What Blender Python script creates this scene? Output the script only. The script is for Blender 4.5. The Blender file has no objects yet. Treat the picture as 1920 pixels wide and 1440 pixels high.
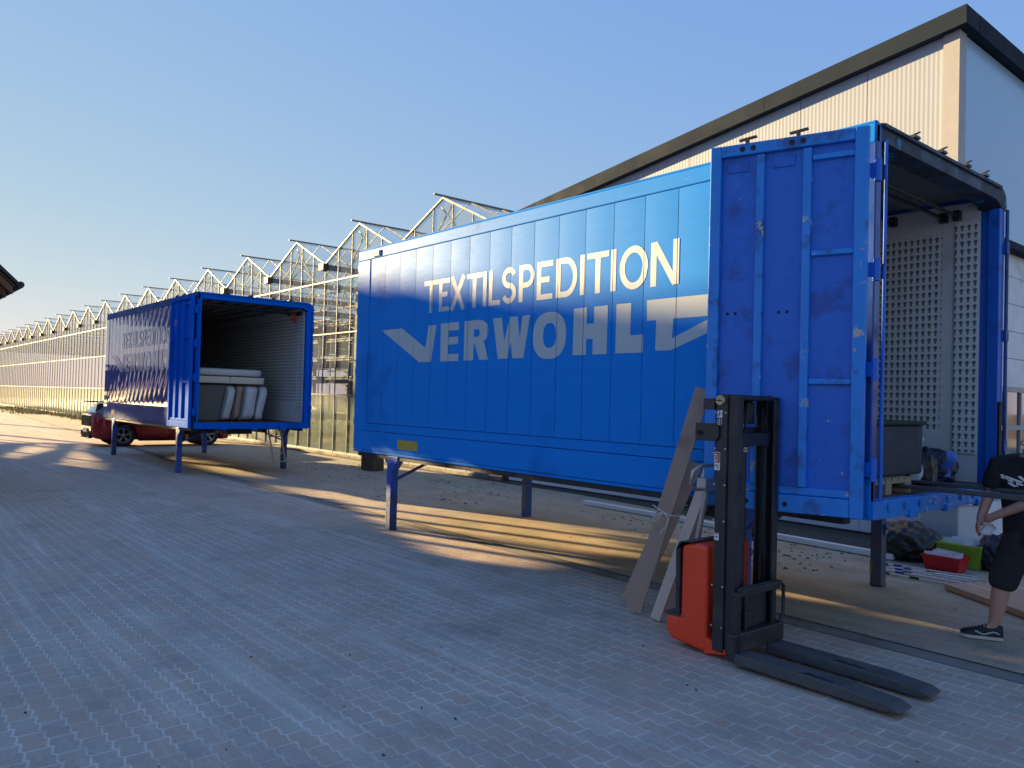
import bpy, bmesh, math, random
from mathutils import Vector, Matrix
R = math.radians
random.seed(7)
sc = bpy.context.scene
col = sc.collection

# ------------------------------------------------------------------ camera
YAW, PITCH, ROLL, CAM_H, FPX = 0.8688, 0.0197, 0.0268, 1.7525, 1479.33
_f = Vector((-math.sin(YAW)*math.cos(PITCH), math.cos(YAW)*math.cos(PITCH), math.sin(PITCH)))
_r = Vector((math.cos(YAW), math.sin(YAW), 0)); _u = _r.cross(_f)
_c, _s = math.cos(ROLL), math.sin(ROLL)
CR, CU = _c*_r + _s*_u, -_s*_r + _c*_u
cd = bpy.data.cameras.new('camera'); cam = bpy.data.objects.new('camera', cd); col.objects.link(cam)
cd.sensor_width = 36; cd.lens = FPX/1920*36; cd.clip_start = 0.05; cd.clip_end = 3000
cam.matrix_world = Matrix(((CR.x, CU.x, -_f.x, 0), (CR.y, CU.y, -_f.y, 0), (CR.z, CU.z, -_f.z, CAM_H), (0, 0, 0, 1)))
sc.camera = cam
# ------------------------------------------------------------------ light
SUN_EL, SUN_OFF = R(11.0), R(17.0)          # the sun stands low, 17 deg to the -Y side of -X
TAN_Y, TAN_Z = math.tan(SUN_OFF), math.tan(SUN_EL)/math.cos(SUN_OFF)
w = bpy.data.worlds.new('World'); sc.world = w; w.use_nodes = True
nt = w.node_tree; bg = nt.nodes['Background']
sky = nt.nodes.new('ShaderNodeTexSky'); sky.sky_type = 'NISHITA'; sky.sun_disc = False
sky.sun_elevation = SUN_EL
sunv = Vector((-math.cos(SUN_EL)*math.cos(SUN_OFF), -math.cos(SUN_EL)*math.sin(SUN_OFF), math.sin(SUN_EL)))
sky.sun_rotation = math.atan2(sunv.x, sunv.y)
sky.air_density = 1.0; sky.dust_density = 0.0; sky.ozone_density = 2.0; sky.altitude = 0
# the phone's response holds the bright low sky back: one power curve per channel on the sky's light
sep = nt.nodes.new('ShaderNodeSeparateColor'); cmb = nt.nodes.new('ShaderNodeCombineColor')
nt.links.new(sky.outputs[0], sep.inputs[0])
for i, (k, p) in enumerate(((.245, .64), (.335, .42), (.76, .01))):
    pw = nt.nodes.new('ShaderNodeMath'); pw.operation = 'POWER'; pw.inputs[1].default_value = p
    mu = nt.nodes.new('ShaderNodeMath'); mu.operation = 'MULTIPLY'; mu.inputs[1].default_value = k/.3
    nt.links.new(sep.outputs[i], pw.inputs[0]); nt.links.new(pw.outputs[0], mu.inputs[0]); nt.links.new(mu.outputs[0], cmb.inputs[i])
nt.links.new(cmb.outputs[0], bg.inputs[0]); bg.inputs[1].default_value = 0.062
sl = bpy.data.lights.new('sun', 'SUN'); sun = bpy.data.objects.new('sun', sl); col.objects.link(sun)
sl.energy = 4.3; sl.angle = R(0.5); sl.color = (1.0, 0.72, 0.34)
sun.rotation_euler = (-sunv).to_track_quat('-Z', 'Y').to_euler()
sc.view_settings.view_transform = 'Standard'; sc.view_settings.look = 'None'
sc.view_settings.exposure = 2.28; sc.view_settings.gamma = 1
sc.cycles.max_bounces = 10; sc.cycles.transparent_max_bounces = 24
sc.cycles.caustics_reflective = False; sc.cycles.caustics_refractive = False

# ------------------------------------------------------------------ node helper
class N:
    def __init__(s, name):
        s.m = bpy.data.materials.new(name); s.m.use_nodes = True
        s.t = s.m.node_tree; s.b = s.t.nodes['Principled BSDF']; s.out = s.t.nodes['Material Output']
        s._co = None
    def n(s, typ, **kw):
        x = s.t.nodes.new(typ)
        for k, v in kw.items(): setattr(x, k, v)
        return x
    def put(s, sock, v):
        if isinstance(v, bpy.types.NodeSocket): s.t.links.new(v, sock)
        elif v is not None:
            if sock.type == 'RGBA' and len(v) == 3: v = (*v, 1)
            sock.default_value = v
    def m2(s, op, a, b=None, c=None, clamp=False):
        x = s.n('ShaderNodeMath', operation=op, use_clamp=clamp)
        for i, v in enumerate((a, b, c)):
            if v is not None: s.put(x.inputs[i], v)
        return x.outputs[0]
    def co(s):
        if s._co is None: s._co = s.n('ShaderNodeTexCoord').outputs['Object']
        return s._co
    def pos(s):
        return s.n('ShaderNodeNewGeometry').outputs['Position']
    def scale(s, v, sc_):
        x = s.n('ShaderNodeMapping'); s.put(x.inputs[0], v); x.inputs['Scale'].default_value = sc_; return x.outputs[0]
    def noise(s, scale=5, detail=4, rough=.55, vec=None, dist=0):
        x = s.n('ShaderNodeTexNoise'); x.inputs['Scale'].default_value = scale; x.inputs['Detail'].default_value = detail
        x.inputs['Roughness'].default_value = rough; x.inputs['Distortion'].default_value = dist
        s.put(x.inputs['Vector'], vec if vec is not None else s.co()); return x.outputs[0]
    def ramp(s, v, lo, hi, a=0., b=1.):
        x = s.n('ShaderNodeMapRange', interpolation_type='SMOOTHSTEP'); s.put(x.inputs[0], v)
        for i, q in enumerate((lo, hi, a, b)): x.inputs[i+1].default_value = q
        return x.outputs[0]
    def mix(s, f, a, b):
        x = s.n('ShaderNodeMix', data_type='RGBA'); s.put(x.inputs[0], f); s.put(x.inputs[6], a); s.put(x.inputs[7], b); return x.outputs[2]
    def xyz(s, v):
        x = s.n('ShaderNodeSeparateXYZ'); s.put(x.inputs[0], v); return x.outputs
    def bump(s, h, strength=.3, dist=.01):
        x = s.n('ShaderNodeBump'); x.inputs['Strength'].default_value = strength; x.inputs['Distance'].default_value = dist
        s.put(x.inputs['Height'], h); s.t.links.new(x.outputs[0], s.b.inputs['Normal'])
    def set(s, color=None, rough=None, metal=None, spec=None, coat=None):
        if color is not None: s.put(s.b.inputs['Base Color'], color)
        if rough is not None: s.put(s.b.inputs['Roughness'], rough)
        if metal is not None: s.put(s.b.inputs['Metallic'], metal)
        if spec is not None: s.put(s.b.inputs['Specular IOR Level'], spec)
        if coat is not None: s.b.inputs['Coat Weight'].default_value = coat; s.b.inputs['Coat Roughness'].default_value = .05

def pm(name, c, rough=.5, metal=0., var=.2, sc_=4., dirt=None, dirtc=(.1, .08, .06), dsc=1.5, bump=0., bsc=60., wear=None, wsc=14., coat=None, spec=None, stretch=None, rv=.1, wst=None):
    """painted / plain surface: colour varied by noise, optional dirt patches and worn spots"""
    s = N(name)
    vec = s.scale(s.co(), stretch) if stretch else None
    n1 = s.noise(sc_, 5, .6, vec)
    dark = tuple(q*(1-var) for q in c); light = tuple(min(1, q*(1+var)) for q in c)
    colr = s.mix(n1, dark, light)
    rg = s.ramp(s.noise(sc_*2.3, 4, .6, vec), .3, .7, max(0, rough-rv*.8), min(1, rough+rv))
    if dirt:
        d = s.ramp(s.noise(dsc, 6, .65), .62-dirt*.35, .72-dirt*.2, 0, .75)
        colr = s.mix(d, colr, dirtc); rg = s.m2('ADD', rg, s.m2('MULTIPLY', d, .3 if rv > .05 else .03), clamp=True)
    if wear:
        d = s.ramp(s.noise(wsc, 7, .7, s.scale(s.co(), wst) if wst else None), wear[1], wear[1]+.03)
        colr = s.mix(d, colr, wear[0])
    s.set(colr, rg, metal, spec, coat)
    if bump: s.bump(s.noise(bsc, 4, .6, vec), bump, .004)
    return s.m

# ------------------------------------------------------------------ mesh helper
class MB:
    def __init__(s): s.v = []; s.f = []; s.mi = []; s.sm = []; s.marks = []
    def add(s, vs, fs, mi=0, sm=False):
        o = len(s.v); s.marks.append((o, len(s.f))); s.v += [Vector(q) for q in vs]
        for f in fs: s.f.append([o+i for i in f]); s.mi.append(mi); s.sm.append(sm)
    def box(s, x0, x1, y0, y1, z0, z1, mi=0, M=None):
        vs = [Vector((x, y, z)) for z in (z0, z1) for y in (y0, y1) for x in (x0, x1)]
        if M: vs = [M @ q for q in vs]
        s.add(vs, [(0, 2, 3, 1), (4, 5, 7, 6), (0, 1, 5, 4), (2, 6, 7, 3), (0, 4, 6, 2), (1, 3, 7, 5)], mi); return s
    def bar(s, p, q, a, b=None, up=(0, 0, 1), mi=0):
        """rectangular bar from p to q, a wide sideways, b along up"""
        b = a if b is None else b
        p, q = Vector(p), Vector(q); d = (q-p).normalized(); u0 = Vector(up)
        if abs(d.dot(u0)) > .98: u0 = Vector((1, 0, 0))
        side = d.cross(u0).normalized(); u = side.cross(d)
        vs = [e+side*i*a/2+u*j*b/2 for e in (p, q) for i, j in ((-1, -1), (1, -1), (1, 1), (-1, 1))]
        s.add(vs, [(0, 1, 2, 3), (7, 6, 5, 4), (0, 4, 5, 1), (1, 5, 6, 2), (2, 6, 7, 3), (3, 7, 4, 0)], mi); return s
    def tube(s, pts, r, n=8, mi=0, cap=True):
        pts = [Vector(p) for p in pts]; rs = r if isinstance(r, (list, tuple)) else [r]*len(pts)
        vs = []; fs = []; prev = None
        for i, p in enumerate(pts):
            d = (pts[min(i+1, len(pts)-1)]-pts[max(i-1, 0)]).normalized()
            if prev is None:
                a = d.orthogonal().normalized()
            else:
                a = (prev - d*prev.dot(d)).normalized()
            prev = a; b = d.cross(a)
            vs += [p+(a*math.cos(t)+b*math.sin(t))*rs[i] for t in (2*math.pi*k/n for k in range(n))]
        for i in range(len(pts)-1):
            for k in range(n):
                fs.append((i*n+k, i*n+(k+1) % n, (i+1)*n+(k+1) % n, (i+1)*n+k))
        s.add(vs, fs, mi, True)
        if cap:
            o = len(vs)-n; s.add(vs[:n][::-1], [tuple(range(n))], mi); s.add(vs[o:], [tuple(range(n))], mi)
        return s
    def prism(s, poly, fn, a, b, mi=0):
        """poly (u,v) extruded between depth a and b; fn(u,v,d)->xyz"""
        n = len(poly); vs = [fn(u, v, a) for u, v in poly]+[fn(u, v, b) for u, v in poly]
        s.add(vs, [tuple(range(n-1, -1, -1)), tuple(range(n, 2*n))]+[(i, (i+1) % n, n+(i+1) % n, n+i) for i in range(n)], mi); return s
    def quad(s, a, b, c, d, mi=0): s.add([a, b, c, d], [(0, 1, 2, 3)], mi); return s
    def grid(s, fn, nu, nv, mi=0, sm=True):
        vs = [fn(i/nu, j/nv) for j in range(nv+1) for i in range(nu+1)]
        s.add(vs, [(j*(nu+1)+i, j*(nu+1)+i+1, (j+1)*(nu+1)+i+1, (j+1)*(nu+1)+i) for j in range(nv) for i in range(nu)], mi, sm); return s
    def lathe(s, prof, c, axis, n=24, mi=0, sm=True):
        """prof: list of (r, h) round axis through c"""
        c = Vector(c); ax = Vector(axis).normalized(); a = ax.orthogonal().normalized(); b = ax.cross(a)
        vs = []
        for r, h in prof:
            vs += [c+ax*h+(a*math.cos(2*math.pi*k/n)+b*math.sin(2*math.pi*k/n))*r for k in range(n)]
        s.add(vs, [(i*n+k, i*n+(k+1) % n, (i+1)*n+(k+1) % n, (i+1)*n+k) for i in range(len(prof)-1) for k in range(n)], mi, sm); return s
    def mesh(s, name, mats):
        me = bpy.data.meshes.new(name); me.from_pydata([tuple(v) for v in s.v], [], s.f)
        for m in (mats if isinstance(mats, (list, tuple)) else [mats]): me.materials.append(m)
        for p, a, b in zip(me.polygons, s.mi, s.sm): p.material_index = a; p.use_smooth = b
        bm = bmesh.new(); bm.from_mesh(me); bmesh.ops.recalc_face_normals(bm, faces=bm.faces); bm.to_mesh(me); bm.free()
        me.update(); return me

def obj(name, mb, mats, parent=None, world=False, bevel=0, seg=2):
    if world and parent is not None:
        o = Vector((0, 0, 0)); p = parent
        while p: o += p.location; p = p.parent
        for v in mb.v: v -= o
    ob = bpy.data.objects.new(name, mb.mesh(name, mats)); col.objects.link(ob); ob.parent = parent
    if bevel:
        m = ob.modifiers.new('bevel', 'BEVEL'); m.width = bevel; m.segments = seg; m.limit_method = 'ANGLE'; m.angle_limit = R(40)
    return ob
def objs(name, mb, per, mats, parent=None, world=False, bevel=0, seg=2):
    """one object for every 'per' shapes collected in mb"""
    ends = mb.marks[per::per]+[(len(mb.v), len(mb.f))]
    for (v0, f0), (v1, f1) in zip(mb.marks[::per], ends):
        p = MB(); p.v = mb.v[v0:v1]; p.f = [[i-v0 for i in f] for f in mb.f[f0:f1]]; p.mi = mb.mi[f0:f1]; p.sm = mb.sm[f0:f1]
        obj(name, p, mats, parent, world, bevel, seg)
def tag(o, label=None, cat=None, group=None, kind=None):
    if label: o['label'] = label
    if cat: o['category'] = cat
    if group: o['group'] = group
    if kind: o['kind'] = kind
    return o
def thing(name, label, cat, loc=(0, 0, 0), rz=0, group=None):
    o = bpy.data.objects.new(name, None); col.objects.link(o); o.location = loc; o.rotation_euler = (0, 0, rz)
    o.empty_display_size = .2
    return tag(o, label, cat, group)
def copy_tree(o, parent=None):
    c = o.copy(); col.objects.link(c); c.parent = parent
    for ch in list(o.children): copy_tree(ch, c)
    return c
def solo(name, mb, mats, label, cat, base, group=None, bevel=0):
    """one-mesh thing; mesh given in world coordinates, origin moved to base"""
    b = Vector(base)
    for v in mb.v: v -= b
    ob = bpy.data.objects.new(name, mb.mesh(name, mats)); col.objects.link(ob); ob.location = b
    if bevel:
        m = ob.modifiers.new('bevel', 'BEVEL'); m.width = bevel; m.segments = 2; m.limit_method = 'ANGLE'; m.angle_limit = R(40)
    return tag(ob, label, cat, group)

# ------------------------------------------------------------------ materials
def paving(name, c1, c2, joint, joint_amt, moss=None, rough=.75):
    s = N(name); X, Y, _ = s.xyz(s.co())
    wob = s.m2('MULTIPLY', s.m2('SUBTRACT', s.noise(9, 2), .5), .02)
    # stones .22 long, rows .12 deep, saw-toothed long joints
    t = s.m2('FRACT', s.m2('DIVIDE', X, .11))
    saw = s.m2('MULTIPLY', s.m2('SUBTRACT', t, s.ramp(t, .76, 1, 0, 1)), .025)
    yy = s.m2('DIVIDE', s.m2('ADD', s.m2('ADD', Y, saw), wob), .12)
    row = s.m2('FLOOR', yy); fy = s.m2('FRACT', yy)
    dy = s.m2('MULTIPLY', s.m2('MINIMUM', fy, s.m2('SUBTRACT', 1, fy)), .12)
    xx = s.m2('DIVIDE', s.m2('ADD', s.m2('ADD', X, wob), s.m2('MULTIPLY', row, .11)), .22)
    cellx = s.m2('FLOOR', xx); fx = s.m2('FRACT', xx)
    dx = s.m2('MULTIPLY', s.m2('MINIMUM', fx, s.m2('SUBTRACT', 1, fx)), .22)
    thick = s.noise(3.1, 3)
    wA = s.m2('ADD', .004, s.m2('MULTIPLY', thick, .010))
    wA = s.m2('ADD', wA, s.m2('MULTIPLY', s.ramp(t, .72, .88), .004))
    jy = s.m2('SUBTRACT', 1, s.m2('DIVIDE', dy, wA), clamp=True)
    jx = s.m2('SUBTRACT', 1, s.m2('DIVIDE', dx, s.m2('MULTIPLY', wA, .8)), clamp=True)
    j = s.m2('MAXIMUM', jy, jx, clamp=True)
    # per stone tone
    cv = s.n('ShaderNodeCombineXYZ'); s.put(cv.inputs[0], cellx); s.put(cv.inputs[1], row)
    wn = s.n('ShaderNodeTexWhiteNoise', noise_dimensions='2D'); s.put(wn.inputs['Vector'], cv.outputs[0])
    big = s.noise(.35, 6, .65); mid = s.noise(2.2, 5, .6); fine = s.noise(45, 4, .7)
    k = s.m2('ADD', s.m2('MULTIPLY', wn.outputs[0], .16), s.m2('ADD', s.m2('MULTIPLY', mid, .6), s.m2('MULTIPLY', fine, .5)))
    base = s.mix(s.ramp(k, .3, .85), c1, c2)
    hue = s.n('ShaderNodeMix', data_type='RGBA', blend_type='MULTIPLY'); s.put(hue.inputs[0], s.ramp(wn.outputs[0], .35, .8, 0, .9)); s.put(hue.inputs[6], base); s.put(hue.inputs[7], (1.0, .86, .82)); base = hue.outputs[2]
    # dusty tracks running along the yard
    tv = s.scale(s.co(), (.10, 1.5, 1))
    tr = s.ramp(s.noise(1.4, 7, .75, tv, .5), .48, .70, 0, .6)
    base = s.mix(s.m2('MULTIPLY', tr, s.ramp(big, .3, .6)), base, joint)
    jf = s.m2('MULTIPLY', s.m2('MULTIPLY', j, joint_amt), s.ramp(s.noise(1.1, 7, .78), .34, .62, .12, 1))
    base = s.mix(jf, base, joint)
    base = s.mix(s.ramp(s.noise(.9, 7, .7), .52, .70, 0, .38), base, (.20, .165, .145))
    # oil and soil spots
    sp = s.ramp(s.noise(4.2, 6, .78), .655, .70, 0, .8)
    spm = s.ramp(s.noise(.5, 3), .48, .6)
    base = s.mix(s.m2('MULTIPLY', sp, spm), base, (.045, .037, .03))
    if moss:
        g = s.ramp(s.noise(1.1, 7, .72), .42, .62, 0, .85)
        grow = s.ramp(Y, 7.6, 9.6)
        base = s.mix(s.m2('MULTIPLY', g, grow), base, moss)
        d2 = s.ramp(s.noise(6, 7, .75), .6, .68, 0, .8)
        base = s.mix(d2, base, (.05, .042, .033))
    s.set(base, s.ramp(mid, .3, .7, rough-.12, rough+.1), 0, .35)
    h = s.m2('ADD', s.m2('MULTIPLY', j, -.6), s.m2('MULTIPLY', fine, .35))
    s.bump(h, .45, .006)
    return s.m
M = {}
M['edge_pale'] = pm('pale_beam', (.78, .80, .82), .5, var=.06)
M['yard'] = paving('yard_pavers', (.31, .245, .195), (.50, .405, .325), (.74, .66, .57), .9)
M['back'] = paving('old_pavers', (.26, .215, .16), (.48, .40, .30), (.54, .48, .38), .35, moss=(.36, .37, .29), rough=.85)
M['channel'] = pm('channel_concrete', (.25, .22, .19), .85, var=.3, sc_=3, dirt=.5, bump=.4)
M['joint'] = pm('joint_dirt', (.05, .042, .035), .95, var=.4, sc_=6)
M['soil'] = pm('soil', (.13, .09, .06), .95, var=.4, sc_=2)
M['weed'] = pm('weed', (.30, .27, .11), .8, var=.6, sc_=3)
M['blue'] = pm('blue_paint', (.010, .215, .69), .52, var=.10, sc_=1.6, dirt=.2, dirtc=(.008, .15, .52), dsc=.8, rv=.02, spec=.07, bump=.12, bsc=3, stretch=(1, 1, 9), wear=((.16, .36, .72), .66), wsc=5, wst=(.35, 1, 9))
M['blue_old'] = pm('worn_blue_paint', (.003, .13, .60), .42, var=.16, sc_=3, dirt=.30, dirtc=(.008, .06, .30), dsc=3.0, wear=((.33, .38, .45), .69), wsc=9, bump=.1, bsc=25, rv=.03)
M['blue_rib'] = pm('scraped_blue_paint', (.008, .22, .70), .36, var=.2, sc_=5, dirt=.25, dirtc=(.03, .08, .25), dsc=4, wear=((.45, .42, .38), .61), wsc=7, stretch=(1, 1, .35))
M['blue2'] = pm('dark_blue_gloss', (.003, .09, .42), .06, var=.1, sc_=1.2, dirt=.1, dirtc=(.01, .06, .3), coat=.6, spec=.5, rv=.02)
M['blue_leg'] = pm('leg_blue', (.012, .085, .42), .45, var=.2, sc_=6, dirt=.5, dirtc=(.03, .04, .08), wear=((.2, .16, .1), .68), wsc=20)
M['under'] = pm('underframe_black', (.016, .018, .024), .6, var=.4, sc_=5, dirt=.3)
M['rail'] = pm('rail_blue', (.012, .07, .33), .35, var=.15, sc_=2, dirt=.2, dirtc=(.03, .06, .15))
M['rust_edge'] = pm('rusty_edge', (.16, .12, .08), .8, var=.5, sc_=12)
M['marker'] = pm('marker_yellow', (.50, .34, .05), .5, var=.2)
M['letter'] = pm('cream_letters', (.42, .48, .53), .5, var=.06, sc_=3)
M['letter2'] = pm('faded_letters', (.24, .33, .52), .15, var=.1, sc_=3)
M['liner'] = pm('grey_liner', (.66, .68, .70), .6, var=.1, sc_=3, dirt=.2, dirtc=(.4, .4, .4))
M['ceil'] = pm('ceiling_grey', (.20, .205, .21), .7, var=.2, sc_=3)
M['floorwood'] = pm('floor_plywood', (.07, .05, .035), .8, var=.4, sc_=6)
M['darkmetal'] = pm('dark_metal', (.05, .052, .06), .45, .6, var=.3, sc_=9)
M['galv'] = pm('galvanised', (.42, .42, .42), .4, .8, var=.15, sc_=12)
M['alu'] = pm('greenhouse_aluminium', (.17, .185, .20), .6, .0, var=.12, sc_=6)
M['steelw'] = pm('greenhouse_steel', (.20, .20, .19), .65, .0, var=.15, sc_=4)
M['brownbox'] = pm('gutter_end_brown', (.05, .032, .022), .6)
M['wood'] = pm('raw_wood', (.36, .24, .14), .75, var=.3, sc_=9, stretch=(1, 8, 8))
M['rubber'] = pm('rubber', (.012, .012, .013), .7)
def holes():
    s = N('perforated_liner'); X, _, Z = s.xyz(s.co())
    px, pz = .058, .0745
    a = s.m2('MULTIPLY', s.m2('SUBTRACT', s.m2('FRACT', s.m2('DIVIDE', X, px)), .5), px)
    b = s.m2('MULTIPLY', s.m2('SUBTRACT', s.m2('FRACT', s.m2('DIVIDE', Z, pz)), .62), pz)
    aa = s.m2('ABSOLUTE', a)
    r = s.m2('SQRT', s.m2('ADD', s.m2('MULTIPLY', a, a), s.m2('MULTIPLY', b, b)))
    circ = s.ramp(r, .0185, .0155)
    slot = s.m2('MULTIPLY', s.ramp(aa, .0100, .0080), s.m2('MULTIPLY', s.ramp(b, .0, -.004), s.ramp(b, -.038, -.034)))
    h = s.m2('MAXIMUM', circ, slot)
    rowok = s.m2('MULTIPLY', s.m2('GREATER_THAN', Z, 1.56), s.m2('LESS_THAN', Z, 3.44))
    h = s.m2('MULTIPLY', h, rowok)
    c0 = s.mix(s.noise(2.5, 4), (.66, .68, .70), (.76, .78, .80))
    # keyholes are painted, not cut; one darker tone stands for the shaded gap behind
    s.set(s.mix(h, c0, (.13, .18, .175)), .6)
    s.bump(s.m2('MULTIPLY', h, -1), .8, .01)
    return s.m
M['holes'] = holes()
def glass(name, tint, refl_rough=.015, milky=0., milkc=(.6, .65, .5), film=0.):
    s = N(name); s.t.nodes.remove(s.b)
    tr = s.n('ShaderNodeBsdfTransparent'); tr.inputs[0].default_value = (*tint, 1)
    gl = s.n('ShaderNodeBsdfGlossy'); gl.inputs['Roughness'].default_value = refl_rough; gl.inputs['Color'].default_value = (1, 1, 1, 1)
    lf = s.n('ShaderNodeLayerWeight'); lf.inputs[0].default_value = .5
    mx = s.n('ShaderNodeMixShader'); s.put(mx.inputs[0], s.m2('ADD', .05, s.m2('MULTIPLY', .9, s.m2('POWER', lf.outputs['Facing'], 5.0)), clamp=True))
    first = tr.outputs[0]
    if film:      # a thin film of dust: thicker to look through at a slant
        lw = s.n('ShaderNodeLayerWeight'); lw.inputs[0].default_value = .5
        cs = s.m2('MAXIMUM', s.m2('SUBTRACT', 1, lw.outputs['Facing']), .08)
        k = s.m2('SUBTRACT', 1, s.m2('POWER', 1-film, s.m2('DIVIDE', 1, cs)))
        df0 = s.n('ShaderNodeBsdfTranslucent'); df0.inputs[0].default_value = (.40, .43, .44, 1)
        d20 = s.n('ShaderNodeBsdfDiffuse'); d20.inputs[0].default_value = (.40, .43, .44, 1)
        a0 = s.n('ShaderNodeMixShader'); a0.inputs[0].default_value = .6
        s.t.links.new(df0.outputs[0], a0.inputs[1]); s.t.links.new(d20.outputs[0], a0.inputs[2])
        b0 = s.n('ShaderNodeMixShader'); s.put(b0.inputs[0], k); s.t.links.new(tr.outputs[0], b0.inputs[1]); s.t.links.new(a0.outputs[0], b0.inputs[2]); first = b0.outputs[0]
    if milky:
        df = s.n('ShaderNodeBsdfTranslucent'); df.inputs[0].default_value = (*milkc, 1)
        d2 = s.n('ShaderNodeBsdfDiffuse'); d2.inputs[0].default_value = (*milkc, 1)
        a = s.n('ShaderNodeMixShader'); a.inputs[0].default_value = .5
        s.t.links.new(df.outputs[0], a.inputs[1]); s.t.links.new(d2.outputs[0], a.inputs[2])
        b = s.n('ShaderNodeMixShader')
        _, _, Z = s.xyz(s.co()); vec = s.scale(s.co(), (1, 1, 3))
        s.put(b.inputs[0], s.m2('MULTIPLY', s.ramp(s.noise(1.3, 4, .6, vec), .3, .7, .75, 1.1), milky, clamp=True))
        s.t.links.new(tr.outputs[0], b.inputs[1]); s.t.links.new(a.outputs[0], b.inputs[2]); first = b.outputs[0]
    s.t.links.new(first, mx.inputs[1]); s.t.links.new(gl.outputs[0], mx.inputs[2])
    s.t.links.new(mx.outputs[0], s.out.inputs[0]); return s.m
M['glass'] = glass('greenhouse_glass', (.92, .95, .93), film=.13); M['glass_roof'] = glass('roof_glazing', (.97, .98, .975))
M['glass_low'] = glass('twin_wall_glazing', (.80, .86, .74), .08, .55, (.52, .60, .50))
M['pane_dark'] = pm('window_pane', (.03, .035, .045), .08, coat=1, spec=.8, var=.3, sc_=1)

# ------------------------------------------------------------------ setting: ground
def sheet(name, poly, z, mat):
    mb = MB(); mb.add([(x, y, z) for x, y in poly], [tuple(range(len(poly)))])
    return tag(obj(name, mb, mat), kind='structure')
sheet('ground', [(-900, -900), (900, -900), (900, 900), (-900, 900)], -.012, M['soil'])
sheet('yard_paving', [(-140, -60), (60, -60), (60, 6.05), (-4, 6.08), (-16, 6.1), (-24.6, 6.67), (-60, 8.6), (-140, 9.4)], -.006, M['yard'])
sheet('rear_paving', [(60, 5.9), (60, 60), (-13.2, 60), (-13.2, 10.98), (-140, 10.98), (-140, 8.9), (-60, 8.3), (-24.6, 6.4), (-16, 5.9)], -.008, M['back'])
def strip(name, pts, off0, off1, z, mat):
    mb = MB()
    for (x0, y0), (x1, y1) in zip(pts, pts[1:]):
        mb.quad((x0, y0+off0, z), (x1, y1+off0, z), (x1, y1+off1, z), (x0, y0+off1, z))
    return tag(obj(name, mb, mat), kind='structure')
GUT = [(-60, 8.45), (-24.6, 6.67), (-16, 6.1), (-4, 6.06), (40, 6.02)]
strip('drain_channel', GUT, -.16, .04, -.002, M['channel'])
strip('drain_slot', GUT, .03, .055, .001, M['joint'])
strip('building_edge_soil', [(-110, 10.7), (-40, 10.72), (-13, 10.66), (-4, 10.66)], 0, .26, -.003, M['joint'])
sheet('dark_gravel_strip', [(-12.6, 10.98), (-12.6, 10.86), (-8.8, 10.45), (-5.6, 9.85), (-4.2, 9.62), (-3.8, 9.9), (-3.9, 10.98)], -.0045, pm('dark_gravel', (.055, .055, .05), .9, var=.5, sc_=9, bump=.8, bsc=40))
# loose dirt, moss crumbs and leaves near the wall
mb = MB()
for i in range(600):
    if i % 12 == 0: kx, ky = random.uniform(-19, -3.2), 10.5-abs(random.gauss(0, 1.2))
    x = kx+random.gauss(0, .35); y = ky+random.gauss(0, .22)
    if y < 6.6 or y > 10.7: continue
    r_ = random.uniform(.006, .03)*(1.6 if random.random() < .06 else 1); a = random.uniform(0, 6.28); h = r_*random.uniform(.1, .3)
    vs = [(x+math.cos(a+k*1.2566)*r_*random.uniform(.6, 1.2), y+math.sin(a+k*1.2566)*r_*random.uniform(.6, 1.2), -.004) for k in range(5)]+[(x, y, h)]
    mb.add(vs, [(k, (k+1) % 5, 5) for k in range(5)])
tag(obj('crumbled_soil', mb, M['joint']), 'crumbs of dark soil and moss scattered on the old pavers along the wall', 'loose soil', kind='stuff')
mb = MB()
for i in range(50):
    x = random.uniform(-5.5, 0); y = random.uniform(.8, 4.5)
    r_ = random.uniform(.004, .014); a = random.uniform(0, 6.28)
    vs = [(x+math.cos(a+k*1.2566)*r_, y+math.sin(a+k*1.2566)*r_*.6, -.004) for k in range(5)]+[(x, y, r_*.4)]
    mb.add(vs, [(k, (k+1) % 5, 5) for k in range(5)])
tag(obj('grit', mb, M['joint']), 'small bits of grit lying on the open yard pavers', 'grit', kind='stuff')
# weeds at the far left foot of the greenhouse
mb = MB()
for i in range(2600):
    x = random.uniform(-75, -47); y = 10.7-abs(random.gauss(0, 1.0))*(1 if x < -58 else .35); h = random.uniform(.05, .26)*(1.8 if random.random() < .03 else 1)
    a = random.uniform(0, 6.28); l = random.uniform(.02, .18); wd = random.uniform(.02, .05)
    dx, dy = math.cos(a), math.sin(a)
    p0 = Vector((x-dy*wd, y+dx*wd, 0)); p1 = Vector((x+dy*wd, y-dx*wd, 0)); p2 = Vector((x+dx*l, y+dy*l, h))
    mb.add([p0, p1, p2], [(0, 1, 2)])
tag(obj('weeds', mb, M['weed']), 'dry yellowish weeds and grass along the far foot of the greenhouse', 'weeds', kind='stuff')

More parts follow.
